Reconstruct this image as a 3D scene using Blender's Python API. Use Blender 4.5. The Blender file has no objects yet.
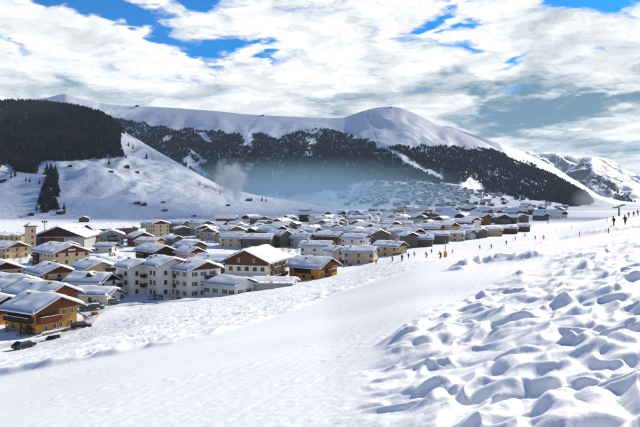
import bpy, bmesh, math, random
import numpy as np
from mathutils import Vector, Matrix

random.seed(7)
RNG = np.random.default_rng(11)
F = 622.0            # focal length in photograph pixels (640 wide)
U0, V0 = 320.0, 200.0  # vanishing point of the level view axis
FLOOR = -28.0        # valley floor, eye level is z = 0
SC = bpy.context.scene
COL = SC.collection
R = math.radians

# ------------------------------------------------------------------ camera
cam_d = bpy.data.cameras.new('camera')
cam = bpy.data.objects.new('camera', cam_d)
COL.objects.link(cam)
cam.location = (0, 0, 0)
cam.rotation_euler = (R(90), 0, 0)
cam_d.sensor_width = 36.0
cam_d.lens = 36.0 * F / 640.0
cam_d.shift_y = -(213.5 - V0) / 640.0
cam_d.clip_start = 0.1
cam_d.clip_end = 40000
SC.camera = cam

# ------------------------------------------------------------------ sun, exposure
SUN_AZ, SUN_EL = 51.0, 28.5      # azimuth from +X towards +Y (view axis), elevation
sd = Vector((math.cos(R(SUN_AZ)) * math.cos(R(SUN_EL)), math.sin(R(SUN_AZ)) * math.cos(R(SUN_EL)), math.sin(R(SUN_EL))))
sun_d = bpy.data.lights.new('sun', 'SUN')
sun_d.energy = 5.0
sun_d.angle = R(0.6)
sun_d.color = (1.0, 0.905, 0.73)
sun = bpy.data.objects.new('sun', sun_d)
COL.objects.link(sun)
sun.location = (400, 200, 400)
sun.rotation_euler = sd.to_track_quat('Z', 'Y').to_euler()
SC.view_settings.view_transform = 'Standard'
SC.view_settings.look = 'None'
SC.view_settings.gamma = 1
SC.view_settings.use_curve_mapping = False
SC.view_settings.exposure = 0.36
SC.cycles.use_denoising = True
SC.cycles.max_bounces = 4
SC.cycles.diffuse_bounces = 2
SC.cycles.volume_bounces = 3
SC.cycles.transparent_max_bounces = 8
SC.cycles.volume_max_steps = 256


# ------------------------------------------------------------------ node helper
class NT:
    def __init__(self, tree):
        self.t = tree
        self.n = tree.nodes
        self.l = tree.links

    def new(self, kind, **kw):
        nd = self.n.new(kind)
        for k, v in kw.items():
            setattr(nd, k, v)
        return nd

    def put(self, sock, v):
        if isinstance(v, bpy.types.NodeSocket):
            self.l.new(v, sock)
        else:
            sock.default_value = v

    def math(self, op, a, b=0.0, c=0.0, clamp=False):
        nd = self.new('ShaderNodeMath', operation=op, use_clamp=clamp)
        self.put(nd.inputs[0], a)
        self.put(nd.inputs[1], b)
        self.put(nd.inputs[2], c)
        return nd.outputs[0]

    def vec(self, op, a, b=(0, 0, 0)):
        nd = self.new('ShaderNodeVectorMath', operation=op)
        self.put(nd.inputs[0], a)
        if op == 'SCALE':
            self.put(nd.inputs['Scale'], b)
        else:
            self.put(nd.inputs[1], b)
        return nd.outputs['Value'] if op in ('LENGTH', 'DOT_PRODUCT') else nd.outputs['Vector']

    def mix(self, f, a, b, blend='MIX'):
        nd = self.new('ShaderNodeMix', data_type='RGBA', blend_type=blend)
        self.put(nd.inputs[0], f)
        self.put(nd.inputs[6], a)
        self.put(nd.inputs[7], b)
        return nd.outputs[2]

    def ramp(self, v, lo, hi, a=0.0, b=1.0, smooth=True):
        nd = self.new('ShaderNodeMapRange', interpolation_type='SMOOTHSTEP' if smooth else 'LINEAR')
        self.put(nd.inputs[0], v)
        for i, x in enumerate((lo, hi, a, b)):
            self.put(nd.inputs[i + 1], x)
        return nd.outputs[0]

    def noise(self, vec, scale, detail=4, rough=0.5, dist=0.0, col=False):
        nd = self.new('ShaderNodeTexNoise')
        self.put(nd.inputs['Vector'], vec)
        nd.inputs['Scale'].default_value = scale
        nd.inputs['Detail'].default_value = detail
        nd.inputs['Roughness'].default_value = rough
        nd.inputs['Distortion'].default_value = dist
        return nd.outputs['Color' if col else 'Fac']


# ------------------------------------------------------------------ sky: Nishita with broken cloud
world = bpy.data.worlds.new('World')
SC.world = world
world.use_nodes = True
W = NT(world.node_tree)
for n_ in list(W.n):
    W.n.remove(n_)
out = W.new('ShaderNodeOutputWorld')
bg = W.new('ShaderNodeBackground')
bg.inputs['Strength'].default_value = 0.14
W.l.new(bg.outputs[0], out.inputs[0])
sky = W.new('ShaderNodeTexSky', sky_type='NISHITA')
sky.sun_disc = False
sky.sun_elevation = R(SUN_EL)
sky.sun_rotation = R(90 - SUN_AZ)
sky.air_density = 1.0
sky.dust_density = 0.6
sky.ozone_density = 2.0
sky.altitude = 1800
tc = W.new('ShaderNodeTexCoord')
sep = W.new('ShaderNodeSeparateXYZ')
W.l.new(tc.outputs['Generated'], sep.inputs[0])
dx, dy, dz = sep.outputs
ZB = 0.12
zc = W.math('ADD', W.math('MAXIMUM', dz, 0.0), ZB)
cmb = W.new('ShaderNodeCombineXYZ')
W.put(cmb.inputs[0], W.math('DIVIDE', dx, zc))
W.put(cmb.inputs[1], W.math('DIVIDE', dy, zc))
P = cmb.outputs[0]
warp = W.vec('SCALE', W.vec('SUBTRACT', W.noise(P, 2.2, 4, 0.6, 0, True), (0.5, 0.5, 0.5)), 0.62)
PW = W.vec('ADD', P, warp)


def cloud_xy(u, v):
    d = Vector(((u - U0) / F, 1.0, (V0 - v) / F)).normalized()
    k = max(d.z, 0) + ZB
    return d.x / k, d.y / k


def blobs(lst, vec):
    tot = None
    for (u, v, ru, rv, amp) in lst:
        cx, cy = cloud_xy(u, v)
        ex = abs(cloud_xy(u + ru, v)[0] - cx)
        ey = max(abs(cloud_xy(u, v + rv)[1] - cy), abs(cloud_xy(u, v - rv)[1] - cy))
        dlt = W.vec('MULTIPLY', W.vec('SUBTRACT', vec, (cx, cy, 0)), (1 / ex, 1 / ey, 0))
        g = W.math('MULTIPLY', W.math('EXPONENT', W.math('MULTIPLY', W.vec('DOT_PRODUCT', dlt, dlt), -1.0)), amp)
        tot = g if tot is None else W.math('ADD', tot, g)
    return tot


holes = [(78, 3, 36, 10, 1.0), (112, 14, 30, 8, 1.0), (135, 24, 30, 7, .95), (165, 36, 28, 7, .95), (200, 49, 30, 8, .95),
         (236, 44, 24, 10, 1.0), (196, 3, 30, 9, 1.0), (268, 60, 12, 7, .7), (12, 42, 16, 12, .45), (50, 2, 14, 6, .5),
         (450, 14, 12, 8, .8), (473, 20, 8, 6, .7), (512, 62, 10, 8, .75), (590, 53, 9, 7, .75), (462, 44, 16, 8, .35),
         (570, 5, 40, 12, 1.0), (630, 6, 26, 14, 1.0), (40, 36, 8, 5, .3)]
darks = [(62, 78, 45, 12, .55), (300, 75, 30, 11, .6), (330, 70, 18, 10, .45), (430, 66, 60, 12, .6), (470, 89, 60, 9, .75),
         (350, 104, 32, 10, .6), (545, 108, 95, 20, .75), (605, 96, 60, 13, .9), (520, 124, 90, 18, .65), (282, 12, 26, 10, .5),
         (230, 18, 28, 8, .3), (615, 150, 60, 14, .55), (20, 100, 60, 9, .4), (150, 95, 70, 8, .35), (570, 30, 50, 14, .35), (225, 85, 40, 8, .3),
         (330, 6, 18, 8, .3)]
brights = [(300, 45, 130, 40, 1.2), (390, 45, 90, 34, 1.0), (610, 72, 50, 10, .5), (620, 132, 60, 10, .45), (120, 60, 120, 18, .4), (430, 120, 60, 12, .25)]
n_cov = W.noise(PW, 1.5, 6, 0.62)
n_fine = W.noise(PW, 5.0, 5, 0.6)
n_sh = W.noise(W.vec('MULTIPLY', PW, (1.0, 0.8, 1.0)), 2.1, 6, 0.6)
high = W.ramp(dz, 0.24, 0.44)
cov = W.math('ADD', n_cov, 0.27)
cov = W.math('SUBTRACT', cov, W.math('MULTIPLY', blobs(holes, PW), 0.62))
cov = W.math('ADD', cov, W.math('MULTIPLY', W.math('SUBTRACT', n_fine, 0.5), 1.15))
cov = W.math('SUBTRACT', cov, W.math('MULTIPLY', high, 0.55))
cov = W.math('ADD', cov, W.ramp(dz, 0.21, 0.10, 0.0, 0.16))
cover = W.ramp(cov, 0.33, 0.66)
shade = W.math('ADD', W.math('MULTIPLY', blobs(darks, PW), W.ramp(n_sh, .25, .7, .35, 1.5)), W.math('MULTIPLY', W.math('SUBTRACT', n_sh, 0.45), 3.4))
shade = W.math('SUBTRACT', shade, W.math('MULTIPLY', blobs(brights, PW), 0.7))
shade = W.math('ADD', shade, W.math('MULTIPLY', W.math('SUBTRACT', n_fine, 0.5), 0.5))
shade = W.ramp(shade, -0.15, 1.4)
white = W.mix(W.ramp(n_fine, 0.3, 0.7), (4.3, 4.5, 4.65, 1), (6.7, 6.65, 6.6, 1))
cloud_c = W.mix(shade, white, (.95, 1.75, 2.4, 1))
blue = W.mix(1.0, sky.outputs[0], (0.03, 0.42, 0.74, 1), 'MULTIPLY')
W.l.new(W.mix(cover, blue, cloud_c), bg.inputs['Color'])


# ------------------------------------------------------------------ noise in numpy
def _hash(ix, iy, seed):
    h = (ix.astype(np.int64) * 374761393 + iy.astype(np.int64) * 668265263 + seed * 1442695041) & 0xFFFFFFFF
    h = ((h ^ (h >> 13)) * 1274126177) & 0xFFFFFFFF
    h = (h ^ (h >> 16)) & 0xFFFFFFFF
    return h.astype(np.float64) / 4294967295.0


def perlin(x, y, seed=0):
    ix, iy = np.floor(x), np.floor(y)
    fx, fy = x - ix, y - iy
    ux = fx * fx * fx * (fx * (fx * 6 - 15) + 10)
    uy = fy * fy * fy * (fy * (fy * 6 - 15) + 10)

    def g(ox, oy):
        a = _hash(ix + ox, iy + oy, seed) * 2 * np.pi
        return np.cos(a) * (fx - ox) + np.sin(a) * (fy - oy)
    a = g(0, 0) * (1 - ux) + g(1, 0) * ux
    b = g(0, 1) * (1 - ux) + g(1, 1) * ux
    return (a * (1 - uy) + b * uy) * 1.5


def fbm(x, y, octs=4, seed=0, gain=0.5):
    t, a = 0, 1.0
    for o in range(octs):
        t = t + a * perlin(x * 2 ** o + 17.3 * o, y * 2 ** o - 9.1 * o, seed + o)
        a *= gain
    return t


def lumps(x, y, seed, rad_, lo, jit=0.8):
    """scattered rounded bumps, the highest one wins, so the surface stays continuous"""
    ix, iy = np.floor(x), np.floor(y)
    h = np.zeros(x.shape)
    for ox in (-1, 0, 1):
        for oy in (-1, 0, 1):
            cx, cy = ix + ox, iy + oy
            px = cx + .5 + jit * (_hash(cx, cy, seed) - .5)
            py = cy + .5 + jit * (_hash(cx, cy, seed + 101) - .5)
            w = np.clip((_hash(cx, cy, seed + 202) - lo) / (1 - lo), 0, 1)
            d2 = ((x - px) ** 2 + (y - py) ** 2) / rad_ ** 2
            h = np.maximum(h, w * np.clip(1 - d2, 0, 1))
    return h


def sstep(a, b, x):
    t = np.clip((x - a) / (b - a), 0, 1)
    return t * t * (3 - 2 * t)


# ------------------------------------------------------------------ terrain functions
SA, SB, SCC = 2.7, 0.1735, 0.0997     # hillside under the camera: z = -SA + SB x - SCC y, steeper towards the left


def extra_fall(x, y):
    yy = np.clip(y, 0, None)
    du = F * x / np.sqrt(yy * yy + 16.0)
    return yy / F * (11.0 * (1 - sstep(0, 110, du)) + 22.0 * (1 - sstep(-330, -150, du)) * sstep(48, 90, yy)
                     + 9.0 * sstep(60, 160, du) * (1 - sstep(235, 300, du)) * sstep(60, 140, yy) * (1 - sstep(230, 345, yy)))


def plane_z(x, y):
    return -SA + SB * x - SCC * y - extra_fall(x, y)


def plane_xy(u, v):
    ys = np.geomspace(2, 400, 3000)
    xs = (u - U0) / F * ys
    k = int(np.argmax(plane_z(xs, ys) >= (V0 - v) / F * ys))
    return float(xs[k]), float(ys[k])


def seg_dist(x, y, pts):
    best = np.full(x.shape, 1e9)
    side = np.zeros(x.shape)
    tt = np.zeros(x.shape)
    n = len(pts) - 1
    for i in range(n):
        ax, ay = pts[i]
        bx, by = pts[i + 1]
        vx, vy = bx - ax, by - ay
        L2 = vx * vx + vy * vy
        t = np.clip(((x - ax) * vx + (y - ay) * vy) / L2, 0, 1)
        d = np.hypot(x - ax - t * vx, y - ay - t * vy)
        s = np.sign(vx * (y - ay) - vy * (x - ax))
        m = d < best
        best = np.where(m, d, best)
        side = np.where(m, s, side)
        tt = np.where(m, (i + t) / n, tt)
    return best, side, tt


_bp = sorted([plane_xy(u, v)[::-1] for u, v in [(470, 470), (425, 425), (385, 398), (370, 382), (395, 340), (448, 303), (500, 284), (560, 256), (640, 228)]])
BOUND_Y = [0] + [p[0] for p in _bp] + [140]
BOUND_X = [2.6] + [p[1] for p in _bp] + [_bp[-1][1] + 40]
PISTE_EDGE = [(-60.0, 30.0), (-34.0, 33.0)] + [plane_xy(*p) for p in [(170, 346), (205, 338), (250, 325), (320, 301), (372, 283)]]
BANK2 = [plane_xy(*p) for p in [(448, 272), (475, 265), (505, 260), (540, 257)]]
BANK3 = [plane_xy(*p) for p in [(535, 246), (560, 238), (600, 233), (650, 228)]]


def mogul_mask(x, y):
    xb = np.interp(y, BOUND_Y, BOUND_X)
    w = 0.35 + 0.03 * np.abs(y)
    wob = 0.5 * fbm(x * .45, y * .45, 3, 5) * (0.6 + .03 * y)
    return sstep(-w, w, x - xb + wob) * sstep(-6, 1, y) * (1 - 0.75 * sstep(35, 90, y)) * (1 - sstep(90, 130, y))


def slope_detail(x, y):
    r = np.hypot(x, y)
    z = np.zeros(x.shape)
    near = r < 260
    if not near.any():
        return z
    xn, yn = x[near], y[near]
    rn = r[near]
    # broad rolls and groomed streaks
    ca, sa = math.cos(R(70)), math.sin(R(70))
    al, ac = ca * xn + sa * yn, -sa * xn + ca * yn
    d = 0.22 * fbm(xn / 14, yn / 14, 2, 3) * sstep(6, 30, rn)
    d = d + 0.011 * fbm(al / 9.0, ac / .34, 3, 31) + 0.006 * fbm(xn / .22, yn / .22, 2, 33) * (1 - sstep(12, 30, rn))
    # scattered kicked-up crumbs on the piste
    crumb = sstep(.12, .5, fbm(xn / 3.0, yn / 3.0, 2, 35))
    d = d + 0.028 * crumb * lumps(al / .5, ac / .26, 36, .5, .5) * sstep(4, 9, rn)
    # rough old snow beyond the piste edge
    dist, side, tt = seg_dist(xn, yn, PISTE_EDGE)
    rough = sstep(0, 4, dist * side) * (1 - sstep(150, 240, rn))
    rough2 = rough * (0.5 + 0.5 * sstep(-.2, .4, fbm(xn / 9, yn / 9, 2, 41)))
    d = d + rough2 * (0.22 * fbm(al / 3.2, ac / 1.3, 4, 42, .6))
    d = d + 0.34 * np.exp(-(dist / .6) ** 2) * (0.6 + .8 * fbm(xn / 2, yn / 2, 2, 43)) - 0.16 * sstep(0, .9, dist * side) * np.exp(-dist / 9)
    # banks
    for pts, h, w in ((BANK2, .75, .9), (BANK3, .55, 1.3)):
        dist, side, tt = seg_dist(xn + .5 * fbm(xn / 2.5, yn / 2.5, 2, 47), yn, pts)
        d = d + h * np.exp(-(dist / w) ** 2) * (0.75 + .7 * fbm(xn / 1.7, yn / 1.7, 3, 48)) * sstep(0, .08, tt) * sstep(0, .08, 1 - tt)
    # hummocky broken snow on the right: low scalloped terraces and soft lumps
    M = mogul_mask(xn, yn)
    g = 1 + 0.016 * np.clip(yn - 6, 0, 70)
    wx = xn + .40 * fbm(xn / 1.9, yn / 1.9, 2, 51)
    wy = yn + .40 * fbm(xn / 1.9 + 40, yn / 1.9, 2, 52)
    cb, sb = math.cos(R(33)), math.sin(R(33))
    p, q = (cb * wx + sb * wy) / g, (-sb * wx + cb * wy) / g

    def saw(lam, nz, seed, rise):
        ph = q / lam + nz * fbm(p / (lam * 1.9), q / (lam * 1.3), 2, seed, .4)
        fl_ = np.floor(ph)
        fr = ph - fl_
        amp_ = sstep(-.35, .45, fbm(p / (lam * 1.6) + fl_ * 7.3, fl_ * 3.7 + 0 * p, 2, seed + 3))
        return amp_ * sstep(0, rise * 1.5, fr) * (1 - sstep(rise * .9, 1, fr)) * 1.12
    l1 = lumps(p / 1.05, q / .7, 54, .7, -.3)
    l2 = lumps(p / .58, q / .44, 55, .55, .45)
    m2 = sstep(-.1, .35, fbm(p / 2.3, q / 2.3, 2, 56))
    l3 = lumps(p / .34, q / .28, 57, .5, .6)
    edge = np.exp(-((M - .45) / .25) ** 2)
    h = .24 * saw(1.55, .85, 151, .24) + .15 * saw(.75, .9, 161, .28) + .16 * l1 + .14 * l2 * m2 + .10 * l3 * (edge + .06)
    h = h + .14 * fbm(p / 4.5, q / 3.5, 2, 59) + .018 * fbm(p / .6, q / .45, 2, 58)
    d = d + M * 1.15 * (h - .145)
    # hollows
    z[near] = d
    return z


def ground_z(x, y):
    x = np.asarray(x, float)
    y = np.asarray(y, float)
    p = plane_z(x, y) - 0.0001 * np.clip(y - 250, 0, None) ** 2
    p = np.where(p > 30, 30 + (p - 30) * .6, p)
    p = p + slope_detail(x, y)
    fl = FLOOR + (.35 * fbm(x / 23, y / 23, 3, 61) + .30 * fbm(x / 6, y / 6, 2, 62)) * (1 - sstep(500, 900, np.hypot(x, y)))
    k = 2.6
    return .5 * (p + fl + np.sqrt((p - fl) ** 2 + k * k)) - .25 * k * 0


class Layer:
    """A mountain flank: foot at depth y0(u), crest at depth y1(u) with its skyline."""

    def __init__(self, sky_pts, y0_pts, y1_pts, prof, amp, nscale, seed):
        self.su, self.sv = zip(*sky_pts)
        self.y0 = list(zip(*y0_pts))
        self.y1 = list(zip(*y1_pts))
        self.prof, self.amp, self.ns, self.seed = prof, amp, nscale, seed

    def z(self, x, y):
        u = U0 + F * x / np.maximum(y, 1.0)
        y0 = np.interp(u, *self.y0)
        y1 = np.interp(u, *self.y1)
        zr = (V0 - np.interp(u, self.su, self.sv)) / F * y1
        t = (y - y0) / (y1 - y0)
        a, b = self.prof
        tc_ = np.clip(t, 0, 1)
        z = FLOOR - 3 + (zr - FLOOR + 3) * (a * tc_ + b * tc_ ** 2 + (1 - a - b) * tc_ ** 3)
        z = z - np.clip(t - 1, 0, None) * (y1 - y0) * .45 - np.clip(-t, 0, None) * 60
        env = sstep(0, .25, t) * (1 - .85 * np.exp(-((t - 1) / .1) ** 2)) * np.clip((zr - FLOOR) / 300, 0, 1)
        n = fbm(x / self.ns, y / self.ns / 1.3, 5, self.seed, .5)
        rd = 1 - np.abs(fbm(x / self.ns / .8, y / self.ns / 2.2, 4, self.seed + 9, .5)) * 2
        return z + env * self.amp * (.6 * n + .45 * rd)


A = Layer([(-400, 120), (-100, 101), (0, 103), (20, 103), (45, 104), (66, 106), (85, 110), (100, 114), (112, 121), (126, 133), (150, 147), (180, 164),
           (205, 178), (225, 188), (260, 196), (300, 202), (325, 207), (345, 213.5), (380, 216), (3000, 216)],
          [(-400, 800), (0, 890), (120, 915), (200, 940), (260, 990), (345, 1080), (400, 1080)],
          [(-400, 2600), (0, 2500), (66, 2450), (126, 2200), (200, 1650), (260, 1380), (345, 1150), (400, 1150)], (.75, .25), 26, 190, 71)
B = Layer([(-500, 110), (-60, 104), (0, 101), (30, 100), (48, 97.5), (65, 93.5), (80, 98), (100, 103), (135, 106), (180, 108.5), (220, 112), (260, 115), (300, 117),
           (330, 118.5), (345, 117), (362, 111.5), (378, 107.5), (390, 106.5), (402, 108), (418, 115), (440, 126), (462, 133), (480, 140), (500, 150), (520, 159),
           (540, 168), (560, 178), (580, 189), (600, 199), (620, 205), (640, 208), (3000, 208)],
          [(-500, 2900), (0, 2800), (200, 2050), (330, 1800), (450, 2050), (560, 2500), (620, 2800), (700, 2800)],
          [(-500, 5000), (0, 4800), (330, 4700), (400, 4700), (520, 4400), (620, 3900), (700, 3900)], (.30, .70), 45, 520, 81)
B2 = Layer([(-500, 150), (400, 142), (425, 130), (440, 126.5), (452, 127), (462, 131), (480, 137), (500, 144), (520, 151), (540, 160), (556, 168), (575, 180), (600, 196), (650, 206), (3000, 206)],
           [(-500, 4400), (640, 4700), (900, 4800)], [(-500, 6000), (640, 6200), (900, 6200)], (.5, .5), 60, 500, 91)
C = Layer([(-500, 170), (480, 198), (520, 192), (545, 184), (560, 176), (574, 167), (584, 160), (592, 156.5), (602, 161), (615, 170), (630, 180), (645, 187),
           (670, 180), (720, 150), (900, 140), (3000, 160)],
          [(-500, 6000), (560, 6000), (700, 5600), (1200, 5000)], [(-500, 8800), (560, 8800), (592, 8200), (700, 8000), (1200, 7000)], (.62, .38), 130, 620, 95)
D = Layer([(-500, 160), (500, 165), (522, 154), (528, 151), (536, 154), (548, 153), (560, 153.5), (572, 156), (600, 159), (625, 170), (640, 176), (680, 165), (1000, 150), (3000, 160)],
          [(-500, 10500), (1200, 10500)], [(-500, 13000), (1200, 13000)], (.6, .4), 300, 900, 99)
LAYERS = [A, B, B2, C, D]


def height(x, y):
    z = ground_z(x, y)
    for Lr in LAYERS:
        z = np.maximum(z, Lr.z(x, y))
    return z


_YS = np.concatenate([np.geomspace(6, 300, 900), np.geomspace(302, 9000, 1500)])


def hit(u, v, ymin=60.0):
    """World point of the terrain met along the direction of photograph pixel (u, v)."""
    ys = _YS[_YS >= ymin]
    s = (u - U0) / F
    zr = (V0 - v) / F * ys
    h = height(s * ys, ys)
    k = np.argmax(h >= zr)
    if h[k] < zr[k]:
        k = len(ys) - 1
    y = ys[k]
    return float(s * y), float(y), float(h[k])


def at(u, v):
    """Point on the level valley floor."""
    y = -FLOOR * F / (v - V0)
    return (u - U0) / F * y, y


# ------------------------------------------------------------------ materials
MATS = {}


def mat(name, col, rough=.8, var=.12, vscale=1.5, bump=0.0, bscale=8.0, planks=0.0, spec=.3, stretch=(1, 1, 1), dirt=None):
    if name in MATS:
        return MATS[name]
    m = bpy.data.materials.new(name)
    m.use_nodes = True
    T = NT(m.node_tree)
    b = T.n['Principled BSDF']
    b.inputs['Roughness'].default_value = rough
    b.inputs['Specular IOR Level'].default_value = spec
    t = T.new('ShaderNodeTexCoord')
    v = T.vec('MULTIPLY', t.outputs['Object'], stretch)
    n = T.noise(v, vscale, 5, .6)
    c1 = tuple(max(0, c * (1 - var)) for c in col) + (1,)
    c2 = tuple(min(1, c * (1 + var)) for c in col) + (1,)
    cc = T.mix(T.ramp(n, .3, .7), c1, c2)
    hsrc = T.noise(v, bscale, 4, .6)
    if planks:
        w = T.new('ShaderNodeTexWave', wave_type='BANDS', bands_direction='Z', wave_profile='SAW')
        T.l.new(t.outputs['Object'], w.inputs['Vector'])
        w.inputs['Scale'].default_value = planks
        w.inputs['Distortion'].default_value = .3
        cc = T.mix(T.math('MULTIPLY', w.outputs['Fac'], .45), cc, tuple(c * .45 for c in col) + (1,))
        hsrc = T.math('ADD', hsrc, w.outputs['Fac'])
        bump = max(bump, .3)
    if dirt:
        cc = T.mix(T.math('MULTIPLY', T.ramp(T.noise(v, vscale * .45, 6, .7), .52, .72), .6), cc, dirt + (1,))
    T.l.new(cc, b.inputs['Base Color'])
    if bump:
        bn = T.new('ShaderNodeBump')
        bn.inputs['Strength'].default_value = bump
        bn.inputs['Distance'].default_value = .05
        T.l.new(hsrc, bn.inputs['Height'])
        T.l.new(bn.outputs[0], b.inputs['Normal'])
    MATS[name] = m
    return m


def snow_mat(name, scales, strength, dist, col=(.88, .885, .90), rock=None, tracks=False):
    m = bpy.data.materials.new(name)
    m.use_nodes = True
    T = NT(m.node_tree)
    b = T.n['Principled BSDF']
    b.inputs['Roughness'].default_value = .62
    b.inputs['Specular IOR Level'].default_value = .25
    g = T.new('ShaderNodeNewGeometry')
    n = T.noise(g.outputs['Position'], scales[0], 6, .62)
    n2 = T.noise(g.outputs['Position'], scales[1], 4, .6)
    if tracks:
        mp = T.new('ShaderNodeMapping')
        mp.inputs['Rotation'].default_value = (0, 0, R(-70))
        mp.inputs['Scale'].default_value = (.16, 3.2, 1)
        T.l.new(g.outputs['Position'], mp.inputs[0])
        n = T.math('ADD', n, T.math('MULTIPLY', T.noise(mp.outputs[0], 1.3, 5, .65), .9))
    cc = T.mix(T.ramp(n, .3, .7), tuple(c * .95 for c in col) + (1,), col + (1,))
    if rock:
        sp = T.new('ShaderNodeSeparateXYZ')
        T.l.new(g.outputs['Normal'], sp.inputs[0])
        r1 = T.noise(g.outputs['Position'], rock[0], 8, .68)
        st = T.math('SUBTRACT', T.math('ADD', r1, rock[2]), T.math('MULTIPLY', sp.outputs[2], rock[1]))
        cc = T.mix(T.ramp(st, .0, .10), cc, (.045, .054, .070, 1))
    T.l.new(cc, b.inputs['Base Color'])
    bn = T.new('ShaderNodeBump')
    bn.inputs['Strength'].default_value = strength
    bn.inputs['Distance'].default_value = dist
    T.l.new(T.math('ADD', n, T.math('MULTIPLY', n2, .4)), bn.inputs['Height'])
    T.l.new(bn.outputs[0], b.inputs['Normal'])
    MATS[name] = m
    return m


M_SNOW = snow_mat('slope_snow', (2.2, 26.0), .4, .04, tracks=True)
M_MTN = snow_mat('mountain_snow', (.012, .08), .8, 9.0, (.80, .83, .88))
M_ROCKY = snow_mat('rocky_mountain_snow', (.01, .05), .9, 16.0, (.80, .83, .88), rock=(.009, 1.1, .44))
M_RSNOW = snow_mat('roof_snow', (1.2, 9.0), .35, .06)
M_WOODD = mat('dark_timber', (.060, .034, .024), .8, .3, 2.5, planks=2.2, stretch=(1, 1, .3))
M_WOODR = mat('red_brown_timber', (.20, .062, .025), .75, .35, 2.5, planks=2.2)
M_WOODG = mat('grey_timber', (.135, .12, .11), .85, .25, 2.0, planks=2.0)
M_WOODB = mat('warm_brown_timber', (.125, .058, .035), .8, .3, 2.0, planks=2.0)
M_OCHRE = mat('ochre_plaster', (.50, .265, .065), .9, .12, .9, .15, dirt=(.40, .22, .07))
M_CREAM = mat('cream_plaster', (.55, .44, .30), .9, .10, .8, .15, dirt=(.42, .35, .26))
M_BEIGE = mat('beige_plaster', (.50, .37, .22), .9, .10, .8, .15, dirt=(.40, .30, .19))
M_WHITE = mat('white_plaster', (.74, .71, .66), .9, .06, .7, .12, dirt=(.55, .52, .48))
M_GREY = mat('grey_plaster', (.36, .38, .40), .9, .10, .8, .12, dirt=(.25, .26, .28))
M_STONE = mat('stone', (.25, .22, .19), .95, .45, 2.5, .5, 5)
M_PINK = mat('pale_rose_plaster', (.48, .34, .28), .9, .1, .8, .12)
M_FRAME = mat('window_frame', (.62, .58, .52), .6, .1)
M_FRAMEB = mat('brown_window_frame', (.16, .085, .05), .6, .2)
M_GREEN = mat('green_shutter', (.05, .11, .07), .6, .2)
M_METAL = mat('galvanised_steel', (.22, .23, .24), .45, .15, spec=.5)
M_DARKM = mat('dark_steel', (.035, .037, .042), .5, .2, spec=.5)
M_ORANGE = mat('orange_padding', (.75, .28, .03), .6, .1)
M_RED = mat('red_fabric', (.45, .04, .03), .7, .15)
M_NEEDLE = mat('conifer_needles', (.022, .030, .026), .9, .45, 1.4)
M_NEEDLE2 = mat('larch_needles', (.034, .033, .030), .9, .4, 1.4)
M_BARK = mat('bark', (.07, .05, .038), .95, .3, 3)
M_FROST = mat('frosted_twigs', (.20, .24, .28), .9, .35, 2.0)
M_FOREST = mat('forest_needles', (.010, .013, .014), .95, .5, .02)
M_TYRE = mat('tyre_rubber', (.02, .02, .02), .9, .1)
M_GLASSC = mat('car_glass', (.06, .07, .08), .12, .1, spec=.6)
M_SKIN = mat('skin', (.5, .3, .22), .6, .05)


def glass_mat():
    m = bpy.data.materials.new('window_glass')
    m.use_nodes = True
    T = NT(m.node_tree)
    b = T.n['Principled BSDF']
    o = T.new('ShaderNodeObjectInfo')
    c = T.mix(T.ramp(o.outputs['Random'], 0, 1, 0, 1, False), (.016, .016, .02, 1), (.06, .055, .055, 1))
    T.l.new(c, b.inputs['Base Color'])
    b.inputs['Roughness'].default_value = .12
    b.inputs['Specular IOR Level'].default_value = .5
    return m


M_GLASS = glass_mat()


# ------------------------------------------------------------------ object helpers
def tag(o, label, cat, group=None):
    o['label'] = label
    o['category'] = cat
    if group:
        o['group'] = group
    return o


def link(name, data, parent=None, loc=(0, 0, 0), rz=0.0):
    o = bpy.data.objects.new(name, data)
    COL.objects.link(o)
    o.location = loc
    o.rotation_euler = (0, 0, rz)
    if parent is not None:
        o.parent = parent
    return o


def thing(name, label, cat, loc, rz=0.0, group=None):
    o = link(name, None, None, loc, rz)
    o.empty_display_size = .5
    return tag(o, label, cat, group)


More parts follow.
